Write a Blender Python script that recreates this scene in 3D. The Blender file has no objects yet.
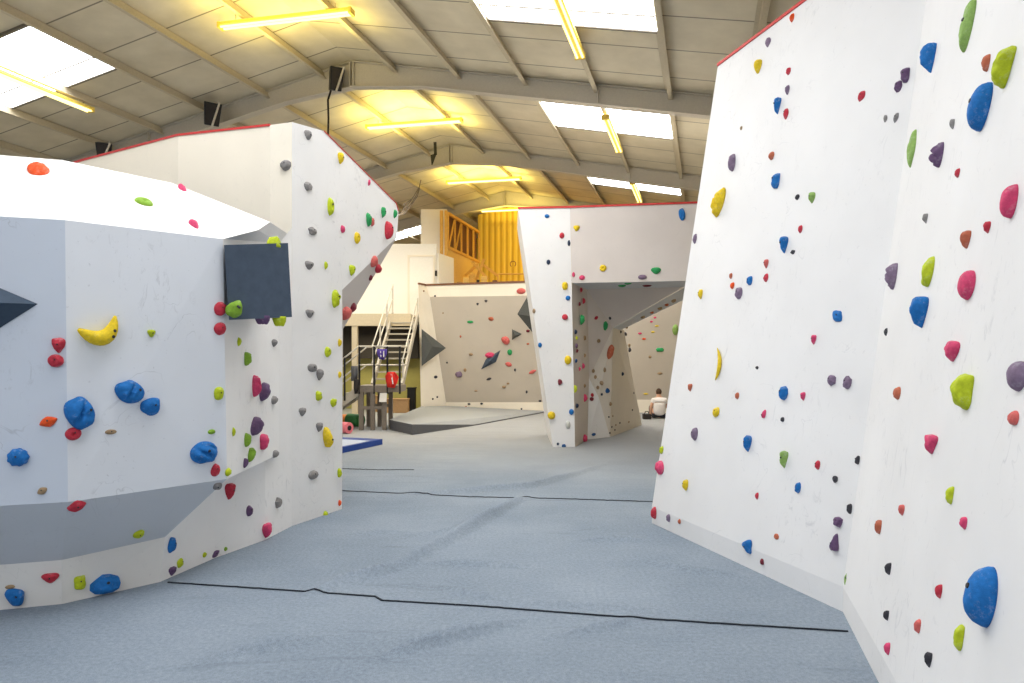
import bpy, bmesh, math, random
from mathutils import Vector, Matrix, noise
from mathutils.bvhtree import BVHTree
import numpy as np

SC = bpy.context.scene
COL = SC.collection
F = 700.0; HX = 512.0; HY = 360.0; EYE = 1.7
CAMP = Vector((0, 0, EYE))
V = Vector

# ------------------------------------------------------------------ geometry helpers
def P(px, py, Y):
    """World point seen at photo pixel (px,py) at distance Y in front of the camera."""
    return V(((px-HX)/F*Y, Y, EYE-(py-HY)/F*Y))
def FL(px, py, z=0.0):
    return P(px, py, (EYE-z)*F/(py-HY))
def ray(px, py): return V(((px-HX)/F, 1.0, -(py-HY)/F))
class Plane:
    def __init__(s, a, b, c):
        s.p = V(a); s.n = (V(b)-V(a)).cross(V(c)-V(a)).normalized()
        if s.n.dot(CAMP-s.p) < 0: s.n.negate()
    def hit(s, px, py):
        r = ray(px, py); return CAMP + r*((s.p-CAMP).dot(s.n)/r.dot(s.n))
cs, sn = F/math.hypot(F, 193), 193/math.hypot(F, 193)
def B(u, v, z=0.0): return V((u*cs+v*sn, -u*sn+v*cs, z))      # building axes -> world
BROT = -math.atan2(sn, cs)

def link(o, parent=None):
    COL.objects.link(o)
    if parent is not None: o.parent = parent
    return o
def setp(o, label=None, cat=None, group=None, kind=None):
    if label: o['label'] = label
    if cat: o['category'] = cat
    if group: o['group'] = group
    if kind: o['kind'] = kind
    return o
def empty(name, loc, label, cat, group=None):
    o = bpy.data.objects.new(name, None); o.location = loc; o.empty_display_size = .1
    link(o); return setp(o, label, cat, group)

class MB:
    def __init__(s): s.v = []; s.f = []; s.mi = []
    def poly(s, *pts, m=0):
        i = len(s.v); s.v += [tuple(p) for p in pts]; s.f.append(tuple(range(i, i+len(pts)))); s.mi.append(m); return s
    def box(s, lo, hi, M=None):
        x0, y0, z0 = lo; x1, y1, z1 = hi
        c = [(x0,y0,z0),(x1,y0,z0),(x1,y1,z0),(x0,y1,z0),(x0,y0,z1),(x1,y0,z1),(x1,y1,z1),(x0,y1,z1)]
        return s.hexa([V(p) if M is None else M@V(p) for p in c])
    def hexa(s, c):
        i = len(s.v); s.v += [tuple(p) for p in c]
        for q in ((0,3,2,1),(4,5,6,7),(0,1,5,4),(1,2,6,5),(2,3,7,6),(3,0,4,7)):
            s.f.append(tuple(i+k for k in q)); s.mi.append(0)
        return s
    def bar(s, a, b, w, h, up=V((0,0,1))):
        """rectangular bar from a to b; w sideways, h along up"""
        a = V(a); b = V(b); d = (b-a).normalized(); x = d.cross(up)
        if x.length < 1e-5: x = d.cross(V((1,0,0)))
        x.normalize(); u = x.cross(d).normalized()
        return s.hexa([a-x*w/2-u*h/2, a+x*w/2-u*h/2, b+x*w/2-u*h/2, b-x*w/2-u*h/2,
                       a-x*w/2+u*h/2, a+x*w/2+u*h/2, b+x*w/2+u*h/2, b-x*w/2+u*h/2])
    def tube(s, pts, r, n=8, rr=None):
        pts = [V(p) for p in pts]; base = len(s.v); m = len(pts); ref = None
        for k, p in enumerate(pts):
            d = (pts[min(k+1, m-1)]-pts[max(k-1, 0)]).normalized()
            if ref is None: ref = V((0,0,1)) if abs(d.z) < .9 else V((1,0,0))
            x = d.cross(ref).normalized(); y = x.cross(d).normalized(); ref = y
            R = rr[k] if rr else r
            for j in range(n):
                a = 2*math.pi*j/n; s.v.append(tuple(p+x*R*math.cos(a)+y*R*math.sin(a)))
        for k in range(m-1):
            for j in range(n):
                s.f.append((base+k*n+j, base+k*n+(j+1)%n, base+(k+1)*n+(j+1)%n, base+(k+1)*n+j)); s.mi.append(0)
        s.f.append(tuple(base+j for j in reversed(range(n)))); s.mi.append(0)
        s.f.append(tuple(base+(m-1)*n+j for j in range(n))); s.mi.append(0)
        return s
    def build(s, name, mat, parent=None, smooth=False, bevel=0, fixn=True):
        me = bpy.data.meshes.new(name); me.from_pydata(s.v, [], s.f)
        for m in (mat if isinstance(mat, (list, tuple)) else [mat]): me.materials.append(m)
        for p, k in zip(me.polygons, s.mi): p.material_index = k
        if fixn or smooth:
            bm = bmesh.new(); bm.from_mesh(me)
            bmesh.ops.remove_doubles(bm, verts=bm.verts, dist=1e-4)
            bmesh.ops.recalc_face_normals(bm, faces=bm.faces); bm.to_mesh(me); bm.free()
        if smooth:
            for p in me.polygons: p.use_smooth = True
        o = bpy.data.objects.new(name, me); link(o)
        if parent is not None:
            me.transform(Matrix.Translation(-parent.location)); o.parent = parent
        if bevel:
            md = o.modifiers.new('Bevel', 'BEVEL'); md.width = bevel; md.segments = 2; md.limit_method = 'ANGLE'
        return o

# ------------------------------------------------------------------ materials
def srgb(r, g, b): return tuple(((c/255)/12.92 if c/255 <= .04045 else ((c/255+.055)/1.055)**2.4) for c in (r, g, b))+(1,)
class NT:
    def __init__(s, name):
        s.m = bpy.data.materials.new(name); s.m.use_nodes = True; s.t = s.m.node_tree; s.t.nodes.clear()
        s.out = s.t.nodes.new('ShaderNodeOutputMaterial')
    def n(s, ty, **kw):
        nd = s.t.nodes.new(ty)
        for k, v in kw.items():
            if k.startswith('_'): setattr(nd, k[1:], v)
            else:
                key = k if k in nd.inputs else k.replace('_', ' ')
                if key not in nd.inputs: key = int(k[1:])
                if isinstance(v, bpy.types.NodeSocket): s.t.links.new(v, nd.inputs[key])
                else: nd.inputs[key].default_value = v
        return nd
    def bsdf(s, col, rough=.6, bump=None, metal=0, bstr=.3, bdist=.01, spec=.3):
        b = s.n('ShaderNodeBsdfPrincipled', Roughness=rough, Metallic=metal)
        b.inputs['Specular IOR Level'].default_value = spec
        if isinstance(col, bpy.types.NodeSocket): s.t.links.new(col, b.inputs['Base Color'])
        else: b.inputs['Base Color'].default_value = col
        if bump is not None:
            bp = s.n('ShaderNodeBump', Strength=bstr, Distance=bdist, Height=bump)
            s.t.links.new(bp.outputs[0], b.inputs['Normal'])
        s.t.links.new(b.outputs[0], s.out.inputs[0]); return s.m
    def pos(s, scale=(1,1,1), rotz=0):
        g = s.n('ShaderNodeNewGeometry'); mp = s.n('ShaderNodeMapping', Vector=g.outputs['Position'], Scale=scale, Rotation=(0,0,rotz))
        return mp.outputs[0]
    def noise(s, vec, scale, detail=4, rough=.55, dist=0):
        return s.n('ShaderNodeTexNoise', Vector=vec, Scale=scale, Detail=detail, Roughness=rough, Distortion=dist).outputs['Fac']
    def ramp(s, fac, stops):
        r = s.n('ShaderNodeValToRGB', Fac=fac); e = r.color_ramp.elements
        while len(e) < len(stops): e.new(.5)
        for k, (p, c) in enumerate(stops): e[k].position = p; e[k].color = c
        return r.outputs[0]
    def mix(s, fac, a, b, mode='MIX'):
        m = s.n('ShaderNodeMix', _data_type='RGBA', _blend_type=mode)
        for key, v in ((0, fac), (6, a), (7, b)):
            if isinstance(v, bpy.types.NodeSocket): s.t.links.new(v, m.inputs[key])
            else: m.inputs[key].default_value = v
        return m.outputs[2]
    def math(s, op, a, b=0.0):
        m = s.n('ShaderNodeMath', _operation=op)
        for k, v in enumerate((a, b)):
            if isinstance(v, bpy.types.NodeSocket): s.t.links.new(v, m.inputs[k])
            else: m.inputs[k].default_value = v
        return m.outputs[0]
W1 = (1,1,1,1); K1 = (0,0,0,1)

def mat_flat(name, rgb, rough=.6, metal=0, var=.12, scale=30, bstr=.15):
    t = NT(name); p = t.pos(); nz = t.noise(p, scale, 5)
    c = srgb(*rgb); d = tuple(x*(1-var) for x in c[:3])+(1,); l = tuple(min(1, x*(1+var)) for x in c[:3])+(1,)
    return t.bsdf(t.ramp(nz, [(.3, d), (.7, l)]), rough, nz, metal, bstr, .004)
def mat_wall(name, rgb, mark=(120,122,128), amt=.5, joints=True):
    """painted plywood: faint blotches, thin boot scuffs, chalk specks"""
    t = NT(name); p = t.pos()
    big = t.noise(p, 1.1, 3); fine = t.noise(p, 60, 4)
    c = srgb(*rgb); d = tuple(x*.93 for x in c[:3])+(1,)
    col = t.ramp(big, [(.3, d), (.65, c)])
    p2 = t.pos((2.2, 2.2, 1.0)); sc = t.noise(p2, 5.5, 8, .72, 1.6)
    s1 = t.ramp(sc, [(.57, K1), (.70, W1)]); zone = t.ramp(t.noise(p, .9, 2), [(.45, K1), (.62, W1)])
    n3 = t.noise(p, 2.6, 3, .5, 1.2); ln = t.math('ABSOLUTE', t.math('SUBTRACT', n3, .5))
    hair = t.ramp(ln, [(.0, W1), (.006, K1)]); zone2 = t.ramp(t.noise(p, 2.1, 3), [(.54, K1), (.66, W1)])
    s2 = t.math('MULTIPLY', hair, zone2)
    sp = t.ramp(t.noise(p, 34, 2), [(.70, K1), (.76, W1)])
    f = t.math('MULTIPLY', t.math('MAXIMUM', t.math('MULTIPLY', s1, zone), t.math('MAXIMUM', s2, t.math('MULTIPLY', sp, .5))), amt*.42)
    col = t.mix(f, col, srgb(*mark))
    return t.bsdf(col, .62, fine, 0, .06, .003, .25)
def mat_hold(name, rgb, chalk=.25):
    """cast polyurethane: gritty bump, chalk caught on the high spots"""
    t = NT(name)
    tc = t.n('ShaderNodeTexCoord'); nz = t.noise(tc.outputs['Object'], 45, 6, .65); g = t.noise(tc.outputs['Object'], 420, 2)
    c = srgb(*rgb); d = tuple(x*.72 for x in c[:3])+(1,)
    col = t.ramp(nz, [(.30, d), (.62, c)])
    ch = t.ramp(t.noise(tc.outputs['Object'], 18, 6, .7), [(.56, K1), (.74, W1)])
    col = t.mix(t.math('MULTIPLY', ch, chalk), col, srgb(225, 225, 225))
    h = t.math('ADD', nz, t.math('MULTIPLY', g, .5))
    return t.bsdf(col, .7, h, 0, .35, .004, .25)
def mat_emit(name, rgb, strength):
    t = NT(name); e = t.n('ShaderNodeEmission', Color=srgb(*rgb), Strength=strength)
    t.t.links.new(e.outputs[0], t.out.inputs[0]); return t.m

M = {}
M['wall_cool'] = mat_wall('painted_plywood_cool', (228,231,237), amt=.95)
M['wall_blue'] = mat_wall('painted_plywood_blue_shade', (208,215,227), amt=.9)  # darker bluish shade of the boulder's left face, put into the colour
M['wall_white'] = mat_wall('painted_plywood_white', (238,236,234), amt=.7)
M['wall_right'] = mat_wall('painted_plywood_bright', (230,229,229), mark=(150,152,160), amt=.75)
M['wall_cream'] = mat_wall('painted_plywood_cream', (238,229,212), amt=.35)
M['wall_grey'] = mat_wall('beige_paint_overhang_shade', (196,186,172), amt=.3)  # grey of the far overhanging panel is its shade, put into the colour
M['wall_taupe'] = mat_wall('painted_plywood_warm_shade', (208,200,195), amt=.3)  # white plywood with the shade of overhangs and cave put into the colour
M['wall_shade'] = mat_wall('painted_plywood_shade', (222,219,215), amt=.6)  # darker copy of the white plywood, kick panel shade in its colour
M['wall_under'] = mat_wall('painted_plywood_underside_shade', (204,207,212), amt=.5)  # shade of undercut and ceiling faces put into the plywood colour
M['wall_dirty'] = mat_wall('painted_plywood_dirty', (214,207,196), mark=(110,104,98), amt=.8)
M['plain_white'] = mat_flat('plaster_white', (240,236,228), .8, var=.03)
M['red_trim'] = mat_flat('red_edge_paint', (196,58,56), .5, var=.08)
M['brown_trim'] = mat_flat('brown_edge', (120,82,60), .6)
M['slate'] = mat_flat('dark_slate_paint', (70,82,98), .7, var=.1, scale=14)
M['slate2'] = mat_flat('dark_grey_paint', (84,86,84), .75, var=.1)
M['navy_vol'] = mat_flat('navy_volume', (56,72,90), .6, var=.1)
M['steel'] = mat_flat('painted_steel', (198,190,175), .55, var=.05)
M['purlin'] = mat_flat('purlin_steel', (196,184,158), .5, var=.06)
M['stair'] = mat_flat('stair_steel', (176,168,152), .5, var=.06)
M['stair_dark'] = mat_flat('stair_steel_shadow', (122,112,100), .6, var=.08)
M['rail'] = mat_flat('galvanised_rail', (205,198,184), .4, .3, var=.06)
M['black'] = mat_flat('black_plastic', (30,30,32), .5, var=.1)
M['dark'] = mat_flat('dark_fabric', (52,48,46), .9, var=.15)
M['beam'] = mat_flat('painted_beam', (205,190,160), .6, var=.06)
M['timber'] = mat_flat('pine_timber', (214,166,84), .7, var=.12)
M['ply'] = mat_flat('pale_plywood', (222,186,112), .7, var=.1)
M['blue_pvc'] = mat_flat('blue_pvc', (24,62,140), .45, var=.06)
M['mat_top'] = mat_flat('pale_mat_cover', (176,184,200), .7, var=.06)
M['pad_side'] = mat_flat('charcoal_mat_side', (92,92,94), .8, var=.1)
M['pad_top'] = mat_flat('grey_mat_top', (152,154,154), .9, var=.06)
M['seam'] = mat_flat('seam_shadow', (34,40,48), .9)
M['metal_bolt'] = mat_flat('steel_bolt', (60,60,62), .4, .8, var=.1)
M['red_cloth'] = mat_flat('red_cloth', (214,50,40), .85, var=.1)
M['white_cloth'] = mat_flat('white_cloth', (232,226,222), .9, var=.05)
M['purple_cloth'] = mat_flat('purple_cloth', (88,70,150), .85, var=.1)
M['skin'] = mat_flat('skin', (206,160,132), .55, var=.05, scale=60)
M['hair'] = mat_flat('brown_hair', (70,52,38), .8, var=.25, scale=80)
M['jeans'] = mat_flat('dark_trousers', (58,60,70), .9, var=.1)
M['green_p'] = mat_flat('green_plastic', (60,130,70), .5)
M['pink_p'] = mat_flat('pink_plastic', (222,120,130), .5)
M['orange_p'] = mat_flat('orange_plastic', (216,130,60), .5)
M['paper'] = mat_flat('white_paper', (228,222,212), .8, var=.04)
M['olive'] = mat_flat('olive_lit_paint', (168,160,96), .8, var=.06, scale=4)  # olive-green light under the mezzanine put into the wall colour
M['cardboard'] = mat_flat('cardboard', (176,140,100), .85, var=.08)
def m_roof():
    t = NT('roof_lining'); p = t.pos((1,1,1), -BROT)
    # joints run across the slope, every 1.15 m along the hall
    s = t.n('ShaderNodeSeparateXYZ', Vector=p).outputs[1]
    fr = t.math('FRACT', t.math('DIVIDE', s, 1.15)); d = t.math('ABSOLUTE', t.math('SUBTRACT', fr, .5))
    line = t.ramp(d, [(.482, K1), (.492, W1)])
    nz = t.noise(t.pos(), 1.3, 5); base = t.ramp(nz, [(.3, srgb(202,192,168)), (.7, srgb(224,214,190))])
    col = t.mix(t.math('MULTIPLY', line, .75), base, srgb(70,62,50))
    return t.bsdf(col, .55, nz, 0, .08, .02, .3)
M['roof'] = m_roof()
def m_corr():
    t = NT('corrugated_lamplit'); p = t.pos((1,1,1), -BROT); s = t.n('ShaderNodeSeparateXYZ', Vector=p).outputs[0]  # cream sheeting with the yellow lamplight put into its colour
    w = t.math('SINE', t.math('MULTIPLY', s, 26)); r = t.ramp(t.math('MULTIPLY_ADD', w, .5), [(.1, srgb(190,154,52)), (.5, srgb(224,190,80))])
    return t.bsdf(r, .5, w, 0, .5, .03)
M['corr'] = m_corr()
def m_carpet():
    t = NT('grey_blue_carpet'); p = t.pos()
    f = t.noise(p, 190, 3, .7); m2 = t.noise(p, 38, 6, .7); b = t.noise(p, .55, 4)
    col = t.ramp(m2, [(.3, srgb(114,126,140)), (.7, srgb(154,166,178))])
    sp = t.ramp(f, [(.34, srgb(88,100,114)), (.62, W1)]); col = t.mix(.5, col, sp, 'MULTIPLY')
    col = t.mix(.22, col, t.ramp(b, [(.35, srgb(120,130,142)), (.7, srgb(186,194,203))]))
    st = t.ramp(t.noise(t.pos((.5, 2.4, 1), .35), 1.5, 4, .6, .8), [(.62, K1), (.74, W1)])
    col = t.mix(t.math('MULTIPLY', st, .3), col, srgb(84,92,102))
    # yellow light at the far end put into the colour as warmer grey
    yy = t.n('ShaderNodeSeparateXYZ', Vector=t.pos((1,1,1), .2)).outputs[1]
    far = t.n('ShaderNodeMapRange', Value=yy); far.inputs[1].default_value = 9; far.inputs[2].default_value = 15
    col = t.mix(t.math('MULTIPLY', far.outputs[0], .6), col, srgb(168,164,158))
    cr = t.noise(t.pos((.6, 2.2, 1), .5), 1.2, 3, .5, .7)
    h = t.math('ADD', t.math('MULTIPLY', m2, .12), t.math('MULTIPLY', cr, 1.0))
    return t.bsdf(col, .95, h, 0, .6, .05, .1)
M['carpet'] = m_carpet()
HC = dict(bl=(30,112,186), nv=(44,58,84), rd=(198,56,72), pk=(218,72,114), lm=(190,204,40), gn=(52,160,92), yl=(232,200,40),
          gy=(142,138,136), dk=(62,60,66), pu=(104,78,112), mv=(132,112,136), tn=(166,140,108), rs=(190,104,76), og=(236,88,38),
          mr=(120,44,56), pg=(146,180,96), sm=(214,104,98), wh=(206,206,200), db=(34,84,140), ol=(138,178,58))
HN = dict(bl='blue', nv='navy', rd='red', pk='pink', lm='lime', gn='green', yl='yellow', gy='grey', dk='charcoal', pu='purple',
          mv='mauve', tn='tan', rs='rust', og='orange', mr='maroon', pg='pale green', sm='salmon pink', wh='off-white', db='dark blue', ol='green')
HM = {k: mat_hold('hold_'+k+'_'+HN[k].replace(' ', '_'), c, .28 if k not in ('dk', 'nv') else .12) for k, c in HC.items()}
# ------------------------------------------------------------------ camera
cam = bpy.data.objects.new('camera', bpy.data.cameras.new('camera')); link(cam)
cam.location = CAMP; cam.rotation_euler = (math.pi/2, 0, 0)
cam.data.sensor_width = 36; cam.data.lens = F*36/1024; cam.data.shift_y = (HY-341.5)/1024
cam.data.clip_start = .05; SC.camera = cam

# ------------------------------------------------------------------ floor
def axis(lo, a, b, hi, fine, coarse):
    xs = [lo]
    while xs[-1] < hi:
        xs.append(xs[-1] + (fine if a <= xs[-1] < b else coarse))
    return np.array(xs)
gx = axis(-19, -4.2, 3.0, 13, .04, .6); gy = axis(-6, 2.6, 12.5, 34, .04, .6)
folds = [([(330,588),(400,566),(455,536),(515,502),(532,497)], .075, .020), ([(395,536),(440,533),(472,524),(500,510)], .05, .010),
         ([(385,496),(460,492),(530,487),(570,476),(610,462)], .085, .018), ([(375,660),(420,645),(480,632),(535,618)], .06, .018),
         ([(420,563),(480,564),(540,567)], .05, .010), ([(575,541),(610,540),(660,541)], .06, .012), ([(300,600),(345,578),(400,570)], .06, .012),
         ([(435,585),(470,594),(510,600)], .05, .008), ([(340,534),(380,533),(420,532)], .06, .008), ([(200,660),(270,648),(330,636)], .06, .014),
         ([(550,637),(600,628),(640,618)], .05, .010), ([(520,600),(580,606),(660,610)], .05, .007), ([(640,560),(700,572),(760,578)], .06, .010)]
def fold_height(X_, Y_):
    Z_ = np.zeros_like(X_)
    for pts, w, h in folds:
        q = [FL(*p) for p in pts]; D = np.full_like(X_, 9.); T = np.zeros_like(X_); n = len(q)-1
        for i in range(n):
            a, b = q[i], q[i+1]; dx, dy = b.x-a.x, b.y-a.y
            t = np.clip(((X_-a.x)*dx+(Y_-a.y)*dy)/(dx*dx+dy*dy), 0, 1)
            d = np.hypot(X_-a.x-t*dx, Y_-a.y-t*dy); T = np.where(d < D, (i+t)/n, T); D = np.minimum(D, d)
        Z_ += 4.2*h*np.exp(-(D/(w*.85))**2)*np.sin(np.pi*np.clip(T, .04, .96))
    return Z_
XX, YY = np.meshgrid(gx, gy); ZZ = fold_height(XX, YY)
nx, ny = len(gx), len(gy)
mb = MB(); mb.v = list(zip(XX.ravel().tolist(), YY.ravel().tolist(), ZZ.ravel().tolist()))
mb.f = [(j*nx+i, j*nx+i+1, (j+1)*nx+i+1, (j+1)*nx+i) for j in range(ny-1) for i in range(nx-1)]; mb.mi = [0]*len(mb.f)
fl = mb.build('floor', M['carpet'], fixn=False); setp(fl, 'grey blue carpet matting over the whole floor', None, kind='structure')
for p in fl.data.polygons: p.use_smooth = True
def seam(name, pts, w):
    q = []
    rnd = random.Random(4)
    for (a, b) in zip(pts, pts[1:]):
        for k in range(30):
            t = k/30; q.append(FL(a[0]+(b[0]-a[0])*t, a[1]+(b[1]-a[1])*t+(rnd.uniform(-.35, .35) if k % 5 == 0 else 0)))
    q.append(FL(*pts[-1])); m = MB()
    hh = fold_height(np.array([p.x for p in q]), np.array([p.y for p in q]))
    q = [V((p.x, p.y, float(z)+.003)) for p, z in zip(q, hh)]
    for a, b in zip(q, q[1:]):
        d = (b-a).normalized(); s = V((-d.y, d.x, 0))*w/2; z = V((0,0,.006))
        m.hexa([a-s, b-s, b+s, a+s, a-s+z, b-s+z, b+s+z, a+s+z])
    setp(m.build(name, M['seam']), kind='structure')
seam('trim_1', [(168,583),(305,592),(375,597),(382,601),(470,606),(640,619),(848,632)], .014)
seam('trim_2', [(342,491),(470,497),(560,499),(655,502)], .016)
seam('trim_3', [(342,469),(378,470),(414,470)], .016)

# ------------------------------------------------------------------ hall shell
RU = -7.15; RZ = 8.0; PT = .2; UL, UR = RU-10, RU+10; VB, VF = 31.0, -6.0
def rz(u): return RZ-PT*abs(u-RU)
m = MB()
for (u0, u1) in ((UL, RU), (RU, UR)):
    m.hexa([B(u0, VF, rz(u0)), B(u1, VF, rz(u1)), B(u1, VB, rz(u1)), B(u0, VB, rz(u0)),
            B(u0, VF, rz(u0)+.12), B(u1, VF, rz(u1)+.12), B(u1, VB, rz(u1)+.12), B(u0, VB, rz(u0)+.12)])
setp(m.build('ceiling', M['roof']), 'pitched roof lining of grey panels', kind='structure')
def slab(name, a, b, z0, z1, t, mat, za=None, zb=None):
    d = (b-a); s = V((-d.y, d.x, 0)).normalized()*t/2
    za = z1 if za is None else za; zb = z1 if zb is None else zb
    c = lambda p, z, q: V((p.x+q.x, p.y+q.y, z))
    o = MB().hexa([c(a,z0,-s), c(b,z0,-s), c(b,z0,s), c(a,z0,s), c(a,za,-s), c(b,zb,-s), c(b,zb,s), c(a,za,s)]).build(name, mat)
    return setp(o, kind='structure')
slab('wall_left', B(UL-.1, VF), B(UL-.1, VB), 0, rz(UL), .2, M['beam'])
slab('wall_right', B(UR+.1, VF), B(UR+.1, VB), 0, rz(UR), .2, M['beam'])
g = MB(); pts = [(UL,0),(UR,0),(UR,rz(UR)),(RU,RZ),(UL,rz(UL))]
g.poly(*[B(u, VB, z) for u, z in pts]); g.poly(*[B(u, VB+.2, z) for u, z in pts])
for (p, q) in zip(pts, pts[1:]+pts[:1]): g.poly(B(p[0],VB,p[1]), B(q[0],VB,q[1]), B(q[0],VB+.2,q[1]), B(p[0],VB+.2,p[1]))
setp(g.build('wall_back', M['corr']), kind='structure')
# portal frames: I-section rafters with an apex haunch and web stiffeners
FR = [1.65, 7.5, 13.35, 19.25, 25.1]
for v in FR:
    for sgn in (-1, 1):
        m = MB(); ue = RU+sgn*10
        def rp(U, dz, dv): u = RU+sgn*U; return B(u, v+dv, rz(u)-.015-dz)
        dp = lambda U: .39 + .16*max(0, 1-U/1.6) + .25*max(0, (U-7.5)/2.5)
        st = [0, 1.6, 4, 7.5, 10]
        for a, b in zip(st, st[1:]):
            for (o0, o1, hw) in ((0, .02, .1), (None, .02, .1), (0, None, .012)):
                ta = 0 if o0 == 0 else dp(a)-.02; tb = 0 if o0 == 0 else dp(b)-.02
                ba = ta+.02 if o1 else dp(a); bb = tb+.02 if o1 else dp(b)
                m.hexa([rp(a,ba,-hw), rp(b,bb,-hw), rp(b,bb,hw), rp(a,ba,hw), rp(a,ta,-hw), rp(b,tb,-hw), rp(b,tb,hw), rp(a,ta,hw)])
        for U in (.03, 5.17, 8.6):
            m.hexa([rp(U,dp(U),-.1), rp(U+.02,dp(U),-.1), rp(U+.02,dp(U),.1), rp(U,dp(U),.1), rp(U,0,-.1), rp(U+.02,0,-.1), rp(U+.02,0,.1), rp(U,0,.1)])
        setp(m.build('roof_rafter', M['steel']), kind='structure')
for sgn, off in ((1, .96), (-1, .69)):
    for k in range(7):
        U = off+k*1.385; u = RU+sgn*U
        if U > 9.8: continue
        m = MB(); z = rz(u)
        m.hexa([B(u-.01,VF+.2,z-.16), B(u+.01,VF+.2,z-.16), B(u+.01,VB-.1,z-.16), B(u-.01,VB-.1,z-.16), B(u-.01,VF+.2,z), B(u+.01,VF+.2,z), B(u+.01,VB-.1,z), B(u-.01,VB-.1,z)])
        for (ua, ub, za) in ((u-.01, u+.07, z-.165), (u-.07, u+.01, z-.012)):
            m.hexa([B(ua,VF+.2,za), B(ub,VF+.2,za), B(ub,VB-.1,za), B(ua,VB-.1,za), B(ua,VF+.2,za+.012), B(ub,VF+.2,za+.012), B(ub,VB-.1,za+.012), B(ua,VB-.1,za+.012)])
        setp(m.build('roof_purlin', M['purlin']), kind='structure')
# rooflights, two panes per bay on each slope
M['sky'] = mat_emit('rooflight_daylight', (246,250,255), 11)
M['frame'] = mat_flat('rooflight_frame', (120,112,100), .5)
SKYV = [(-2.7,-.9), (3.2,5.0), (9.05,10.8), (14.4,16.15), (20.1,21.75), (25.9,27.6)]
wn = 0
for (v0, v1) in SKYV:
    for sgn, off in ((1, .96), (-1, .69)):
        for k in (2, 3):
            ua = RU+sgn*(off+k*1.385+.05); ub = RU+sgn*(off+(k+1)*1.385-.05)
            wn += 1
            e = .02; c = lambda u, v, d: B(u, v, rz(u)-d)
            fo = MB()
            vm = v0+(v1-v0)*.72
            for (a0, a1, b0, b1) in ((ua,ub,v0-.05,v0), (ua,ub,v1,v1+.05), (ua,ub,vm-.012,vm+.012)):
                fo.hexa([c(a0,b0,.05), c(a1,b0,.05), c(a1,b1,.05), c(a0,b1,.05), c(a0,b0,0), c(a1,b0,0), c(a1,b1,0), c(a0,b1,0)])
            o = fo.build('window_%d' % wn, M['frame']); setp(o, kind='structure')
            pn = MB().hexa([c(ua,v0,.03), c(ub,v0,.03), c(ub,v1,.03), c(ua,v1,.03), c(ua,v0,.01), c(ub,v0,.01), c(ub,v1,.01), c(ua,v1,.01)]).build('pane', M['sky'], None)
            pn.parent = o
# strip lights
M['tube'] = mat_emit('tube_glow', (255,242,160), 3.0)
M['tray'] = mat_flat('light_tray', (226,196,90), .5)
def strip(a, b, label, lamp=True):
    mid = (a+b)/2; d = (b-a).normalized(); up = V((0,0,1)); s = d.cross(up).normalized()
    t = empty('strip_light', mid, label, 'ceiling light', 'strip lights under the roof')
    hs_ = MB().bar(a+up*.05, b+up*.05, .16, .05).build('housing', M['tray'], t)
    for k in (-.045, .045):
        MB().tube([a+d*.03+s*k, b-d*.03+s*k], .02, 8).build('tube', M['tube'], t, smooth=True)
    for f in (.12, .88):
        p = a+(b-a)*f; uu = p.x*cs-p.y*sn
        MB().tube([p+up*.07, V((p.x, p.y, rz(uu)-.02))], .008, 6).build('hanger', M['rail'], t)
    MB().bar(a-d*.02+up*.03, a+d*.03+up*.03, .17, .1).build('end_cap', M['tray'], t).parent = hs_
    MB().bar(b-d*.03+up*.03, b+d*.02+up*.03, .17, .1).build('end_cap', M['tray'], t).parent = hs_
    return t
def lamp(name, loc, energy, color, size, rot=(0,0,0), sy=None):
    L = bpy.data.lights.new(name, 'AREA'); L.energy = energy; L.color = color; L.size = size
    if sy: L.shape = 'RECTANGLE'; L.size_y = sy
    o = bpy.data.objects.new(name, L); o.location = loc; o.rotation_euler = rot; link(o); return o
YEL = (1, .80, .20)
LA = ['strip light along the ridge nearest the camera, above the tall left wall', 'strip light at the ridge beyond the first rafter',
      'strip light at the ridge, just beyond the hanging black strap', 'far strip light at the ridge, partly behind the middle wall']
for k, v in enumerate((10.6, 16.15, 21.85, 25.5)):
    hz_ = 7.55 if k < 3 else 7.36
    a, b = B(RU-1.08, v-.07, hz_), B(RU+1.4, v+.07, hz_)
    strip(a, b, 'yellow '+LA[k])
    lamp('ridge_glow', (a+b)/2+V((0,0,-.25)), (70, 125, 130, 45)[k], YEL, 2.4, (math.pi, 0, BROT), 1.6)
LB = ['strip light under the right rooflight at the top of the photo', 'strip light under the second right rooflight', 'strip light under the farthest right rooflight']
for k, v in enumerate((9.0, 14.4, 19.9)):
    u = RU+5.17; z = rz(u)-.3; strip(B(u, v, z), B(u, v+2.4, z), 'yellow '+LB[k])
u = RU-4.85; strip(B(u, 9.0, rz(u)-.3), B(u, 11.4, rz(u)-.3), 'yellow strip light beside the left rooflight')
lamp('far_glow', B(-6.3, 24.2, 6.5), 55, YEL, 1.6, (math.radians(75), 0, BROT))  # added lamp to yellow the far end, no fixture here
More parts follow.
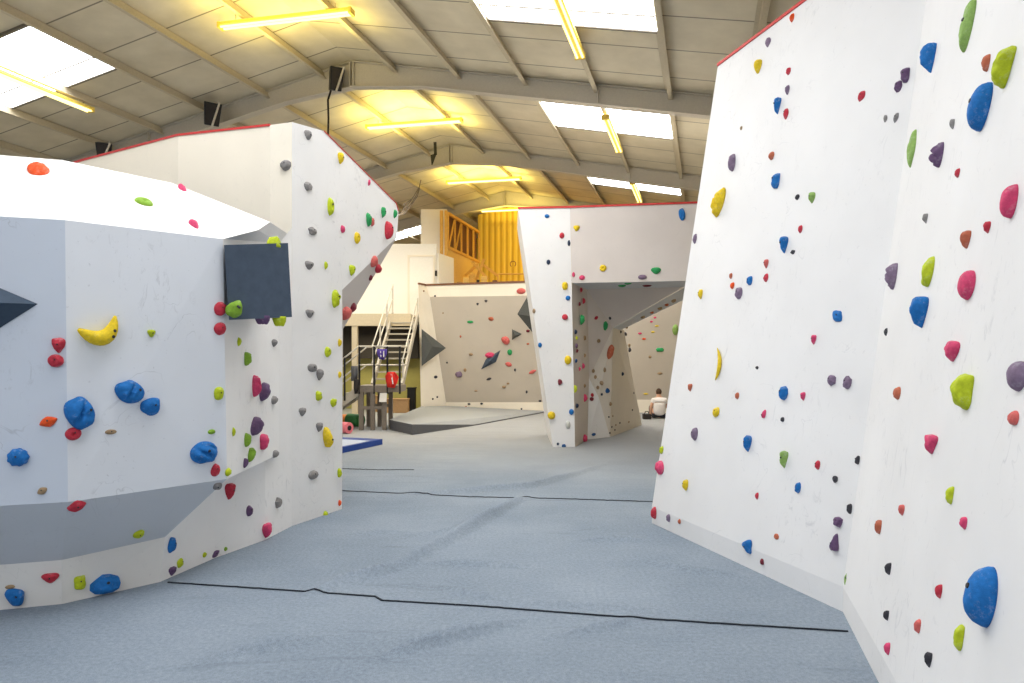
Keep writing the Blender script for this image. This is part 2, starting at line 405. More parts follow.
# black loudspeakers on the second frame and their cables
def speaker(px, py, w, h, label, yaw):
    Y = 14.6 if px > 300 else (15.1 if px > 180 else 15.6)
    p = P(px, py, Y); R = Matrix.Translation(p) @ Matrix.Rotation(yaw, 4, 'Z') @ Matrix.Rotation(math.radians(18), 4, 'X')
    t = empty('loudspeaker', p, label, 'speaker', 'loudspeakers on the roof frame')
    W = w/F*Y/2; H = h/F*Y/2
    MB().hexa([R@V(q) for q in ((-W*.8,-.16,-H),(W*.8,-.16,-H),(W*.55,.16,-H),(-W*.55,.16,-H),(-W,-.16,H),(W,-.16,H),(W*.65,.16,H),(-W*.65,.16,H))]).build('cabinet', M['black'], t, bevel=.01)
    MB().box((-W*.7,-.175,-H*.85), (W*.75,-.158,H*.85), R).build('grille', M['dark'], t)
    MB().bar(R@V((0,-.19,-H*1.05)), R@V((.12,-.19,H*1.1)), .04, .02).bar(R@V((.1,-.19,H*1.08)), R@V((.1,.2,H*1.12)), .04, .02).build('bracket', M['steel'], t)
    return t
speaker(104, 150, 15, 14, 'black loudspeaker on the roof frame, leftmost of three', .5)
speaker(211, 114, 17, 22, 'black loudspeaker on the roof frame, middle of three', .6)
speaker(335, 79, 14, 22, 'black loudspeaker with a cable hanging down, nearest the ridge', .5)
pa = P(331, 90, 14.8)
setp(MB().tube([pa, P(328, 100, 14.8), P(328.5, 118, 14.8), P(328, 140, 14.8), P(330,170,14.8)], .022, 6).build('hanging_cable', M['black'], smooth=True), 'black cable hanging from the loudspeaker nearest the ridge', 'cable')
m = MB(); y = 19.6
m.hexa([P(433.5,142,y), P(436.5,142,y), P(436.5,142,y+.1), P(433.5,142,y+.1), P(434,155,y), P(437,155,y), P(437,155,y+.1), P(434,155,y+.1)])
m.hexa([P(430.5,155,y), P(437,153,y), P(437,153,y+.1), P(430.5,155,y+.1), P(431.5,165,y), P(432.5,165,y), P(432.5,165,y+.1), P(431.5,165,y+.1)])
setp(m.build('hanging_strap', M['black']), 'black strap with a pointed end hanging from the third roof frame', 'strap')
y = 20.4
m = MB()
for dx in (-1, 1, 2.5):
    m.tube([P(419+dx*.3,188,y), P(415+dx,196,y), P(411+dx,202,y), P(407+dx*1.4,207,y), P(402+dx,214,y), P(397,216,y)], .014, 6)
m.tube([P(412,199,y), P(404,204,y), P(403,209,y), P(409,206,y), P(413,202,y)], .014, 6)
m.tube([P(419,188,y), P(421,180,y)], .015, 6)
setp(m.build('rope_bundle', M['stair_dark'], smooth=True), 'knotted dark rope hanging beside the tip of the tall left wall', 'rope')
# ------------------------------------------------------------------ climbing walls
FAC = {}                                    # facets per wall, for standing holds on them
def facet(wall, *pts):
    FAC.setdefault(wall, []).append([V(p) for p in pts]); return [V(p) for p in pts]
def wall_thing(loc, label):
    return empty('climbing_wall', loc, label, 'climbing wall')
def panel(name, mat, t, polys):
    m = MB()
    for p in polys: m.poly(*p)
    return m.build(name, mat, t, fixn=False)
def trim_line(name, mat, t, pts, r=.012):
    m = MB()
    for a, b in zip(pts, pts[1:]): m.bar(a, b, r*2, r*2)
    return m.build(name, mat, t)
def drop(p, z): return V((p.x, p.y, z))

# --- near left boulder with the overhanging faces
a0 = FL(62, 604); b1 = FL(160, 582); b2 = FL(215, 558); b3 = FL(265, 540); b4 = FL(292, 526); b5 = FL(342, 509)
dl = V((-.345, -.117, 0)); ext = 8.0
aL = a0+dl*ext; kz = .307
m0 = P(68, 502, 4.55); m1 = P(227, 479, 5.45); t0 = P(65, 220, 4.45); t1 = P(223, 239, 5.25); r0 = P(62, 160, 5.3)
m2 = Plane(b3, b4, drop(b3, 1)).hit(279, 454)
slab_pl = Plane(t0, t1, r0)
s0 = slab_pl.hit(172, 183); s1 = slab_pl.hit(270, 222); s2 = P(288, 234, 7.12); kk = slab_pl.hit(258, 230); n2 = drop(m2, P(282, 243, 6.9).z)
print('slab', s0, s1)
TL = wall_thing(a0, 'white faceted climbing boulder with shaded undercut faces at the left of the photo')
panel('wall_panel', M['wall_blue'], TL, [facet('L', m0+dl*ext, m0, t0, t0+dl*ext)])
panel('wall_panel', M['wall_cool'], TL, [facet('L', m0, m1, t1), facet('L', m0, t1, t0)])
panel('slab_panel', M['wall_white'], TL, [
    facet('L', t0+dl*ext, t0, r0, r0+dl*ext), facet('L', t0, t1, kk, s1, s0, r0), [kk, s2, s1]])
q0 = drop(a0, kz); qd = Plane(b1, b2, drop(b1, 1)).hit(165, 537)
panel('undercut_panel', M['wall_under'], TL, [
    facet('L', aL+V((0,0,kz)), q0, m0, m0+dl*ext), facet('L', q0, qd, m0), facet('L', qd, m1, m0)])
hz = .772
panel('kick_panel', M['wall_shade'], TL, [
    facet('L', aL, a0, q0, aL+V((0,0,kz))), facet('L', a0, b1, qd, q0)])
panel('lower_panel', M['wall_white'], TL, [facet('L', b1, b2, drop(b2, hz), qd),
    facet('L', b2, b3, drop(b3, hz), drop(b2, hz)), facet('L', b3, b4, drop(b4, hz), drop(b3, hz)), [qd, m1, m2, drop(b4, hz), drop(b3, hz), drop(b2, hz)]])
panel('side_panel', M['wall_white'], TL, [facet('L', m1, m2, n2), facet('L', m1, n2, t1), facet('L', t1, n2, kk), [kk, n2, s2]])
bk = V((-3.4, 9.5, 0))
panel('top_panel', M['wall_white'], TL, [[r0+dl*ext, r0, s0, V((-6.2, 8.6, 3.3))]])

# --- tall left wall behind it
p0 = P(292, 122, 7.15); p00 = P(270, 125, 7.17); pA = P(178, 135, 7.5); pB = P(83, 160, 8.4); pC = P(-60, 205, 10.2)
W3 = Plane(b4, p0, b5)
p1, p2, p3, p4 = [W3.hit(*q) for q in ((324,131), (396,203), (398.5,211), (397,237))]; p5 = P(342, 290, b5.y)
p5 = drop(b5, p5.z); p6 = P(343, 329, 8.35)
b6 = V((-2.9, 10.4, 0)); p7 = V((-2.9, 10.4, 2.0))
TB = wall_thing(b4, 'tall white climbing wall behind the left boulder, with a line of grey holds')
panel('wall_panel', M['wall_white'], TB, [
    facet('B', b4, b5, p5, p4, p3, p2, p1, p0), facet('B', m2, drop(b4, hz), drop(p0, 3.05), n2)])
panel('upper_panel', M['wall_cream'], TB, [
    facet('B', drop(p00, 2.3), drop(p0, 2.3), p0, p00), facet('B', drop(pA, 2.3), drop(p00, 2.3), p00, pA), [drop(pB, 2.3), drop(pA, 2.3), pA, pB], [drop(pC, 2.3), drop(pB, 2.3), pB, pC]])
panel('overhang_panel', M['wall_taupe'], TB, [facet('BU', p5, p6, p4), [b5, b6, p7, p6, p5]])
p8 = P(372, 232, 10.3); p9 = V((p8.x-.9, 11.2, p8.z+.5))
panel('back_panel', M['plain_white'], TB, [[p4, p6, p7, p9, p3], [p3, p9, V((-3.6,11.2,4.2)), p2], [p2, V((-3.6,11.2,4.2)), p1], [p1, V((-3.6,11.2,4.2)), pC, pB, pA, p00, p0]])
trim_line('edge_trim', M['red_trim'], TB, [pC, pB, pA, p00], .011)
trim_line('edge_trim', M['red_trim'], TB, [p1, p2, p3], .006)

# --- right hand walls
c1l = FL(652, 523); c0 = FL(843, 612); c2e = FL(879, 683)
kh = V((0, 0, .17))
ctop = P(718, 65, 7.42)
PL1 = Plane(c1l+kh, c0+kh, ctop)
ctopr = PL1.hit(805, 0); tdir = (ctopr-ctop)
cc = PL1.hit(926, 0); cbase = c0+kh
up = (cc-cbase); ck = cbase+up*((4.83-cbase.z)/up.z)
ctr = ctop+V((ctopr.x-ctop.x, ctopr.y-ctop.y, ctopr.z-ctop.z))*1.0
PL2 = Plane(cbase, ck, c2e+kh)
d2 = (c2e-c0).normalized(); far = 4.6
print('C', ctop, ctopr, ck, cbase, 'n1', PL1.n, 'n2', PL2.n)
T1 = wall_thing(c1l, 'white slab climbing wall right of centre, leaning back, with a red top edge')
slab1 = panel('wall_panel', M['wall_right'], T1, [facet('R', c1l+kh, cbase, ck, ctopr, ctop)])
panel('kick_panel', M['wall_right'], T1, [facet('R', c1l, c0, cbase, c1l+kh)])
back = V((2.4, 1.0, 0))
panel('back_panel', M['plain_white'], T1, [[c1l, c1l+kh, ctop, ctop+V((.9, .35, 0)), c1l+V((1.6, .5, 0))], [ctop, ctopr, ck, ck+V((.9,.3,0)), ctop+V((.9,.35,0))]])
trim_line('edge_trim', M['red_trim'], T1, [ctop, ctopr, ck], .014)
T2 = wall_thing(c0, 'white climbing wall nearest the camera at the right edge of the photo')
e2 = c0+d2*far
panel('wall_panel', M['wall_right'], T2, [facet('N', cbase, e2+kh, e2+kh+(ck-cbase), ck)])
panel('kick_panel', M['wall_right'], T2, [facet('N', c0, e2, e2+kh, cbase)])
panel('back_panel', M['plain_white'], T2, [[ck, e2+kh+(ck-cbase), e2+kh+(ck-cbase)+V((.9,.3,0)), ck+V((.9,.3,0))]])

# --- middle wall: leaning pillar face, wide upper face and the cave under it
d0 = FL(575, 447); d1 = drop(P(553, 447, d0.y), 0); dt = drop(P(570, 207, d0.y), P(570, 207, d0.y).z); dl_ = P(518, 208, d0.y)
zt = dt.z; dr = P(760, 201, 13.1); dr.z = zt; dk = P(571.7, 283, d0.y); drb = P(760, 276, 13.1); drb.z = dk.z
dback = V((0, 2.2, 0))
u1 = P(587, 289.5, 14.75); u2 = P(683, 287, 14.55); u2b = P(760, 285.5, 14.5)
x2 = FL(587.5, 439.5); x3 = FL(610, 437); x4 = FL(642, 425)
f1 = P(613, 328, 15.3); f2 = P(589, 378, 15.15); f3 = P(599, 398, 15.2)
TD = wall_thing(d0, 'white climbing wall in the middle of the hall with a leaning pillar and a cave')
panel('pillar_panel', M['wall_right'], TD, [facet('D', d1, d0, dt, dl_), [d1, d1+dback, dl_+dback, dl_]])
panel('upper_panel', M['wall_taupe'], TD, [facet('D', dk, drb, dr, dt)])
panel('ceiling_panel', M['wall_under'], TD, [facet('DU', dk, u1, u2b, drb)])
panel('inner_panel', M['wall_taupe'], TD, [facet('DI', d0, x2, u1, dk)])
g1 = P(683, 288, 14.6); g2 = P(692, 296, 15.6); g3 = P(621, 330, 16.2); g1b = P(760, 262, 14.6); g2b = P(760, 268, 15.6)
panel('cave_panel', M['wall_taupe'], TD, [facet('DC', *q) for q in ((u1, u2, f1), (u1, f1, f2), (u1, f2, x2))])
panel('base_panel', M['wall_right'], TD, [facet('DC', x2, x3, f3), facet('DC', x2, f3, f2)])
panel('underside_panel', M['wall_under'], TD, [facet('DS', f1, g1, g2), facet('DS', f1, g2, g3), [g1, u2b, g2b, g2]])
h1 = P(634, 385, 17.6); h2 = P(624, 330, 16.6)
panel('prow_panel', M['wall_dirty'], TD, [facet('DP', *q) for q in ((f1, g3, h2), (f1, h2, h1), (f1, h1, x4), (f1, x4, x3), (f1, x3, f3), (f1, f3, f2))])
panel('top_panel', M['plain_white'], TD, [[dl_, dt, dr, dr+dback, dl_+dback]])
trim_line('edge_trim', M['red_trim'], TD, [dl_, dt, dr], .018)

# --- far back wall
eL = FL(421, 414); y3 = 23.2; e1 = P(446, 411.3, y3); e1.z = 0; eR = P(640, 411, y3); eR.z = 0
kz = V((0, 0, .3)); etop = 22.4
g = lambda px, py, Y=etop: P(px, py, Y)
ea = g(430, 297); eb = g(640, 294); ea2 = g(425.5, 285); eb2 = g(640, 278); el2 = P(418.5, 283.5, 22.0)
TE = wall_thing(eL, 'far grey climbing wall with cream borders below the yellow wall')
panel('wall_panel', M['wall_grey'], TE, [facet('E', e1+kz, eR+kz, eb, ea)])
panel('border_panel', M['wall_cream'], TE, [facet('E', ea, eb, eb2, ea2), facet('E', eL, e1, e1+kz, ea, ea2, el2)])
panel('kick_panel', M['wall_cream'], TE, [facet('E', e1, eR, eR+kz, e1+kz)])
o = V((-.05, .9, 0))
panel('side_panel', M['wall_cream'], TE, [[eL, el2, el2+o, eL+o], [el2, ea2, ea2+V((0,.5,0)), el2+o]])
trim_line('edge_trim', M['brown_trim'], TE, [el2, ea2, eb2], .03)
# --- far wall beyond the cave, beside the seated person
w0 = P(600, 413, 22.8); w0.z = 0; w1 = P(790, 413, 22.0); w1.z = 0; wk = V((0, 0, .42))
wa = drop(w0, 4.3)+V((0,-.7,0)); wb = drop(w1, 4.3)+V((0,-.7,0))
TW = wall_thing(w0, 'far beige climbing wall seen through the cave, behind the seated person')
panel('wall_panel', M['wall_grey'], TW, [facet('W', w0+wk, w1+wk, wb, wa)])
panel('kick_panel', M['wall_cream'], TW, [facet('W', w0, w1, w1+wk, w0+wk)])

# --- climbing volumes (big bolt-on shapes)
def volume(polys, mat, label, loc):
    t = MB()
    for p in polys: t.poly(*p)
    o = t.build('climbing_volume', mat)
    return setp(o, label, 'climbing volume')
# square dark board wedge on the left boulder
va, vb, vc, vd = P(224, 245, 5.22), P(288, 243, 5.62), P(292, 317, 5.66), P(229, 320, 5.28)
ka, kd = P(228, 246, 6.0), P(232, 318, 6.05)
SP = Plane(m1, m2, n2); bka = SP.p; 
def onside(p):  # push a point straight onto the side panel
    return p - SP.n*((p-SP.p).dot(SP.n))
ka, kd = onside(V((-2.2, 6.3, va.z))), onside(V((-2.2, 6.35, vd.z+.2)))
volume([[vd, vc, vb, va], [va, vb, ka], [vd, kd, vc], [vb, vc, kd, ka], [va, ka, kd, vd]], M['slate'], 'dark slate square volume jutting from the left boulder', va)
FAC['VB'] = [[vd, vc, vb, va]]
def pyramid(wall, base, apex_px, hgt, mat, label):
    pl = Plane(*[V(p) for p in FAC[wall][0][:3]]) if isinstance(wall, str) else wall
    q = [pl.hit(*b)+pl.n*.004 for b in base]; ap = pl.hit(*apex_px)+pl.n*hgt
    polys = [[q[i], q[(i+1) % len(q)], ap] for i in range(len(q))]+[list(reversed(q))]
    return volume(polys, mat, label, ap)
pyramid(Plane(*FAC['L'][0][:3]), [(-46, 306), (0, 288), (38, 304), (0, 328)], (2, 303), .10, M['navy_vol'], 'navy pyramid volume at the left edge of the photo')
EP = Plane(*FAC['E'][0][:3])
pyramid(Plane(P(421,329,21.75), P(421,366,21.75), P(447,348,22.5)), [(446, 348), (421.5, 366), (421.5, 329)], (430, 347), .12, M['slate2'], 'dark grey triangle volume at the left end of the far grey wall')
pyramid(EP, [(517, 314), (529.5, 292), (552, 314), (537, 338)], (531, 315), .25, M['slate2'], 'dark grey volume on the far grey wall, partly behind the pillar')
pyramid(EP, [(500.5, 350), (486, 359), (481, 369.5), (496, 362)], (490, 360), .18, M['slate'], 'dark diamond volume with a pink hold on the far grey wall')
pyramid(EP, [(512, 329), (522, 334), (512, 340)], (515, 334), .2, M['slate2'], 'small dark triangular volume right of the salmon pink hold on the far wall')
# ------------------------------------------------------------------ stairs, mezzanine and clutter at the far left
# mezzanine shell
def zone_wall(name, a, b, z0, z1, mat, t=.1): return slab(name, V((a[0],a[1],0)), V((b[0],b[1],0)), z0, z1, t, mat)
MB_ = MB().box((-9.5, 21.0, 2.93), (-3.02, 31, 3.08)).build('floor_mezzanine', M['beam']); setp(MB_, kind='structure')
setp(MB().box((-9.5, 20.85, 2.72), (-3.02, 21.0, 3.08)).build('trim_4', M['beam']), kind='structure')
zone_wall('wall_mezzanine', (-9.5, 22.95), (-2.47, 22.95), 3.08, 5.5, M['plain_white'])
zone_wall('wall_mezzanine_side', (-2.44, 22.95), (-2.05, 24.1), 3.08, 5.2, M['plain_white'])
zone_wall('wall_mezzanine_upper', (-3.15, 24.2), (-2.25, 24.2), 5.3, 6.9, M['wall_cream'])
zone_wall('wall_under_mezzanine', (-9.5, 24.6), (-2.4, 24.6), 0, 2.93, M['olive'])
setp(MB().box((-2.6, 24.1, 4.0), (4.5, 29.5, 4.12)).build('floor_gallery', M['ply']), kind='structure')
# white door in the mezzanine wall
dA, dB = P(409.5, 257, 22.86), P(433, 257, 22.86)
do = MB().box((dA.x, 22.85, 3.1), (dB.x, 22.895, dA.z)).build('door_1', M['plain_white']); setp(do, kind='structure')
fr = MB()
for x in (dA.x-.06, dB.x): fr.box((x, 22.82, 3.1), (x+.06, 22.895, dA.z))
fr.box((dA.x-.06, 22.82, dA.z), (dB.x+.06, 22.895, dA.z+.06)); fo = fr.build('door_frame', M['wall_cream']); fo.parent = do
q = P(435.3, 273, 22.8)
setp(MB().box((q.x-.05, 22.86, q.z-.09), (q.x+.05, 22.898, q.z+.09)).build('wall_sign', M['black']), 'small black notice beside the white upstairs door', 'sign')
# yellow partition and timber frame over the gallery
yv = 26.6
a, b = B(-8.75, yv), B(2.8, yv)
pw = MB(); us = [-8.75, RU, 2.8]
for u0_, u1_ in zip(us, us[1:]):
    pw.hexa([B(u0_,yv,4.12), B(u1_,yv,4.12), B(u1_,yv+.1,4.12), B(u0_,yv+.1,4.12), B(u0_,yv,rz(u0_)-.18), B(u1_,yv,rz(u1_)-.18), B(u1_,yv+.1,rz(u1_)-.18), B(u0_,yv+.1,rz(u0_)-.18)])
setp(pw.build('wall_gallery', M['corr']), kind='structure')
fa, fb = P(448, 213, 24.1), P(479, 233, 27.7); fa.z = fb.z = 6.75
lo = lambda p: drop(p, 5.58)
t = empty('timber_partition', lo(fa), 'open timber stud frame with diagonal braces above the gallery', 'timber frame')
MB().bar(fa, fb, .09, .09).build('top_rail', M['timber'], t); MB().bar(lo(fa), lo(fb), .09, .09).build('bottom_rail', M['timber'], t)
for k in range(6):
    f = k/5; p = fa+(fb-fa)*f; MB().bar(lo(p), p, .09, .07, up=V((1,0,0))).build('stud', M['timber'], t)
for k in (0, 1):
    p = fa+(fb-fa)*(k*.2+.02); r_ = fa+(fb-fa)*(k*.2+.2); MB().bar(lo(p), r_, .05, .05).build('brace', M['timber'], t)
MB().poly(lo(fa)+V((-.1,.03,0)), lo(fb)+V((-.1,.03,0)), fb+V((-.1,.03,0)), fa+V((-.1,.03,0))).build('backing_board', M['brown_trim'], t)
pn = MB(); pa_, pb_ = drop(fa, 4.12), drop(fb, 4.12); pn.hexa([pa_, pb_, pb_+V((-.08,.02,0)), pa_+V((-.08,.02,0)), lo(fa), lo(fb), lo(fb)+V((-.08,.02,0)), lo(fa)+V((-.08,.02,0))])
setp(pn.build('wall_gallery_side', M['ply']), kind='structure')
# end posts left of the frame
for px in (441.5, 446):
    p = P(px, 213, 23.9); setp(MB().box((p.x-.05, 23.85, 4.0), (p.x+.05, 23.95, 6.8)).build('timber_post', M['timber']), 'pine timber post left of the stud frame', 'timber post', 'timber posts')
# gallery rail and clutter
t = empty('gallery_rail', P(497, 276, 24.4), 'thin yellow handrail along the gallery edge', 'handrail')
ra, rb = P(498, 274, 24.2), P(620, 274, 24.2)
MB().tube([ra, rb], .025).build('handrail', M['timber'], t)
for f in (0, .25, .5, .75, 1):
    p = ra+(rb-ra)*f; MB().tube([drop(p, 4.12), p], .022).build('post', M['timber'], t)
rnd = random.Random(5)
junk = [(460,280,.2,.3,'cardboard'), (466,278,.2,.45,'ply'), (472,277,.2,.6,'timber'), (478,279,.18,.28,'dark'), (484,277,.2,.5,'ply'), (489.5,280,.16,.28,'cardboard'), (495,279,.17,.36,'brown_trim')]
jl = ['cardboard box at the left end of the gallery clutter', 'pale plywood crate in the gallery clutter', 'tall timber crate in the middle of the gallery clutter', 'dark bundle in the gallery clutter',
      'pale plywood crate right of the dark bundle on the gallery', 'cardboard box right of the crates on the gallery', 'brown box at the right end of the gallery clutter']
for (px, py, w, h, mt), l in zip(junk, jl):
    p = P(px, py, 24.45); nm = 'bundle' if mt == 'dark' else ('crate' if mt in ('ply', 'timber') else 'box')
    R = Matrix.Translation(V((p.x, 24.45, 4.12))) @ Matrix.Rotation(rnd.uniform(-.08,.08), 4, 'Z')
    m = MB().box((-w/2, -w/2, 0), (w/2, w/2, h), R)
    if nm != 'bundle':
        m.box((-w/2-.006, -w/2-.006, h*.75), (w/2+.006, w/2+.006, h*.88), R).box((-w/2-.006, -w/2-.006, h*.1), (w/2+.006, w/2+.006, h*.22), R)
    else: m.box((-w*.3, -w*.4, h), (w*.3, w*.35, h*1.35), R)
    setp(m.build(nm, M[mt], bevel=.02), l, nm)
for k, (x0, y0, x1, y1) in enumerate([(468,262,484,279), (472,280,480,259), (478,264,494,276), (461,276,474,264)]):
    setp(MB().bar(P(x0+4,y0,24.75+.16*k), P(x1+4,y1,24.75+.16*k), .06, .09).build('timber_offcut', M['timber']), 'pine offcut leaning in the gallery clutter', 'timber', 'timber offcuts on the gallery')
m = MB(); c = P(513, 264, 27.0); ring = [c+V((math.cos(a_)*.11*cs, -math.cos(a_)*.11*sn, math.sin(a_)*.11)) for a_ in [k*math.pi*2/16*.8-.9 for k in range(17)]]
setp(m.tube(ring, .018, 6).build('cable_loop', M['brown_trim'], smooth=True), 'dark loop of cable on the yellow wall', 'cable')

# steel posts under the mezzanine
for px, l in ((355, 'cream steel post under the mezzanine, left of the stairs'), ):
    p = P(px, 400, 20.95); t = empty('steel_post', drop(p, 0), l, 'post')
    MB().box((p.x-.08, 20.87, .02), (p.x+.08, 21.03, 2.72)).build('shaft', M['beam'], t); MB().box((p.x-.14, 20.81, 0), (p.x+.14, 21.09, .02)).build('base_plate', M['beam'], t)
# dark storage behind
p = P(352, 345, 24.3)  # dark box filling the dark band high under the mezzanine
setp(MB().box((-6.6, 23.9, 1.75), (-3.2, 24.5, 2.9)).build('dark_filler', M['dark']), 'dark storage box high under the mezzanine', 'filler')
# upper flight
t = empty('staircase', V((-3.1, 17.6, 0)), 'grey steel staircase with open treads rising to the mezzanine', 'staircase')
y0_, y1_, z0_, z1_ = 17.95, 21.4, 1.12, 3.08; N = 11; wd = .76
cx = lambda y: -3.19+(y-y0_)/(y1_-y0_)*(-.07)
for s_ in (-1, 1):
    MB().bar(V((cx(y0_)+s_*wd/2, y0_-.1, z0_-.1)), V((cx(y1_)+s_*wd/2, y1_, z1_-.02)), .05, .22).build('stringer', M['stair'], t)
for k in range(N):
    f = (k+.6)/N; y = y0_+(y1_-y0_)*f; z = z0_+(z1_-z0_)*f
    MB().box((cx(y)-wd/2, y-.13, z-.04), (cx(y)+wd/2, y+.13, z)).build('tread', M['stair'], t)
# landing
lz = 1.08; lx0, lx1, ly0, ly1 = -3.72, -2.72, 16.95, 17.95
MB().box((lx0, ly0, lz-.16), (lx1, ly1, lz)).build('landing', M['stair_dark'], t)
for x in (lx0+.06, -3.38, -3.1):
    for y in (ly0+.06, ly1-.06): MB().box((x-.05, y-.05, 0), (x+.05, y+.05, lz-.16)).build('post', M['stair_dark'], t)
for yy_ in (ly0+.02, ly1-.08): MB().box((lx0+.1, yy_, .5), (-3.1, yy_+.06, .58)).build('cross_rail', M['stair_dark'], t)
# lower flight runs down to the left
lxb = lx0-1.35
for y in (ly0+.05, ly1-.05):
    MB().bar(V((lx0, y, lz-.12)), V((lxb, y, .02)), .05, .2).build('stringer', M['stair'], t)
for k in range(5):
    f = (k+1)/6; x = lx0+(lxb-lx0)*f; z = lz*(1-f)
    MB().box((x-.13, ly0+.05, z-.04), (x+.13, ly1-.05, z)).build('tread', M['stair'], t)
hr = lambda *pts: MB().tube(pts, .019, 8).build('handrail', M['rail'], t, smooth=True)
for (y, e) in ((ly0+.02, 0), (ly1-.02, .1)):
    for dz in (.95, .5):
        hr(V((lxb, y, dz+.02)), V((lx0-.12, y, lz+dz-.1)), V((lx0, y, lz+dz)), V((lx0+.42, y, lz+dz)))
for dz in (.95, .5): hr(V((lx0+.42, ly0+.02, lz+dz)), V((lx1, ly0+.02, lz+dz)), V((lx1, ly1, lz+dz)))
for s_ in (-1, 1):
    for dz in ((.92, .5) if s_ < 0 else (.5,)):
        hr(V((cx(y0_)+s_*wd/2, y0_-.1, z0_+dz)), V((cx(y1_)+s_*wd/2, y1_, z1_+dz)))
    for f in (0.02, .33, .66, .98):
        y = y0_+(y1_-y0_)*f; z = z0_+(z1_-z0_)*f
        MB().tube([V((cx(y)+s_*wd/2, y, z-.1)), V((cx(y)+s_*wd/2, y, z+(.92 if s_ < 0 else .5)))], .022).build('baluster', M['rail'], t)
for x in (lx0+.02, lx0+.38, lx1-.3, lx1):
    MB().tube([V((x, ly0+.02, lz-.2)), V((x, ly0+.02, lz+.95))], .026).build('baluster', M['black'], t)
for f in (.25, .75):
    x = lx0+(lxb-lx0)*f; MB().tube([V((x, ly0+.02, lz*(1-f)-.1)), V((x, ly0+.02, lz*(1-f)+.95))], .024).build('baluster', M['black'], t)
# things hung on the rails
def cloth(name, pts, y, mat, label, cat, extra=None, seed=1):
    """a bunched piece of fabric: grid inside an outline with folds"""
    n = 9; m = MB(); L = pts[0]; Rr = pts[1]; rows = len(L); r_ = random.Random(seed)
    G = []
    for i in range(rows):
        row = []
        for j in range(n):
            f = j/(n-1); a = P(*L[i], y); b = P(*Rr[i], y); q = a.lerp(b, f); q.y += .05*math.sin(f*9+i*.7)+r_.uniform(-.01,.01)-.02; row.append(q)
        G.append(row)
    for i in range(rows-1):
        for j in range(n-1): m.poly(G[i][j], G[i][j+1], G[i+1][j+1], G[i+1][j])
    o = m.build(name, mat, smooth=True); md = o.modifiers.new('Solidify', 'SOLIDIFY'); md.thickness = .02
    setp(o, label, cat); return o
c_ = cloth('red_jersey', ([(388,372),(385,376),(386,381),(388,387)], [(395,372),(399,377),(398,382),(395,388)]), 16.86, M['red_cloth'], 'red jersey with a white stripe hanging on the landing rail', 'clothing')
sp_ = MB(); sp_.hexa([P(390.6,374,16.78), P(392,374,16.78), P(392,374,16.80), P(390.6,374,16.80), P(392.4,384,16.78), P(393.6,384,16.78), P(393.6,384,16.80), P(392.4,384,16.80)]); so = sp_.build('stripe', M['white_cloth']); so.parent = c_
c_ = cloth('purple_jersey', ([(377,349),(377,354),(379,359)], [(387,349),(387,354),(384.5,360)]), 16.9, M['purple_cloth'], 'purple and white jersey hanging over the stair rail', 'clothing', seed=3)
sp_ = MB()
for px in (380.3, 383.2): sp_.hexa([P(px,351,16.83), P(px+1,351,16.83), P(px+1,351,16.85), P(px,351,16.85), P(px,357,16.83), P(px+1,357,16.83), P(px+1,357,16.85), P(px,357,16.85)])
so = sp_.build('stripe', M['white_cloth']); so.parent = c_
cloth('dark_coat', ([(354,380),(353.5,388),(355,394)], [(359,379),(359.5,387),(358,393)]), 16.9, M['dark'], 'dark coat hanging over the lower stair handrail', 'clothing', seed=7)
cloth('grey_bag', ([(351,366),(351,374),(351,381)], [(358,366),(358.5,374),(358,381)]), 16.95, M['pad_side'], 'grey bag hanging above the dark coat on the stairs', 'bag', seed=9)
# under the stairs
def box_item(name, px, base_py, w, h, mat, label, cat, dep=.3, lid=None, yoff=0):
    p = FL(px, base_py); t = MB().box((p.x-w/2, p.y, .003), (p.x+w/2, p.y+dep, h))
    if lid: t.box((p.x-w/2-.02, p.y-.02, h), (p.x+w/2+.02, p.y+dep+.02, h+.04))
    return setp(t.build(name, M[mat], bevel=.01), label, cat)
box_item('storage_bin', 357, 414.5, .3, .62, 'black', 'tall black bin under the lower stairs', 'bin', lid=1)
box_item('storage_bin', 411, 411.5, .26, .75, 'black', 'narrow black bin right of the stairs', 'bin', lid=1)
box_item('cardboard_box', 397, 413, .7, .42, 'cardboard', 'brown cardboard box under the stair landing', 'box', lid=1)
box_item('cardboard_box', 375, 412, .5, .5, 'cardboard', 'brown cardboard box behind the landing posts', 'box', lid=1)
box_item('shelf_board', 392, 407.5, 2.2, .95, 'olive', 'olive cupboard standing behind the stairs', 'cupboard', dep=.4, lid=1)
m = MB().hexa([P(380,393,16.92), P(387,393,16.92), P(387,393,16.94), P(380,393,16.94), P(379,402,16.87), P(386.5,402,16.87), P(386.5,402,16.89), P(379,402,16.89)])
setp(m.build('paper_notice', M['paper']), 'white sheet of paper hanging under the landing', 'paper')
def roller(px, py, r, l, mat, label):
    p = FL(px, py); p.z = r+.002; d = V((.8, -.5, 0)).normalized()
    t = empty('foam_roller', p, label, 'foam roller', 'foam rollers')
    q = p+d*l
    MB().tube([p, q], r, 20).build('body', M[mat], t, smooth=False)
    MB().tube([q, q+d*.012], r*.45, 16).build('core', M['black'], t); return t
roller(349, 426, .16, .42, 'green_p', 'green roller with a dark core lying on the floor beside the stairs')
roller(342.5, 425, .14, .3, 'orange_p', 'orange roller on the floor left of the green roller')
roller(340, 433, .13, .3, 'pink_p', 'pink roller on the floor at the edge of the tall left wall')
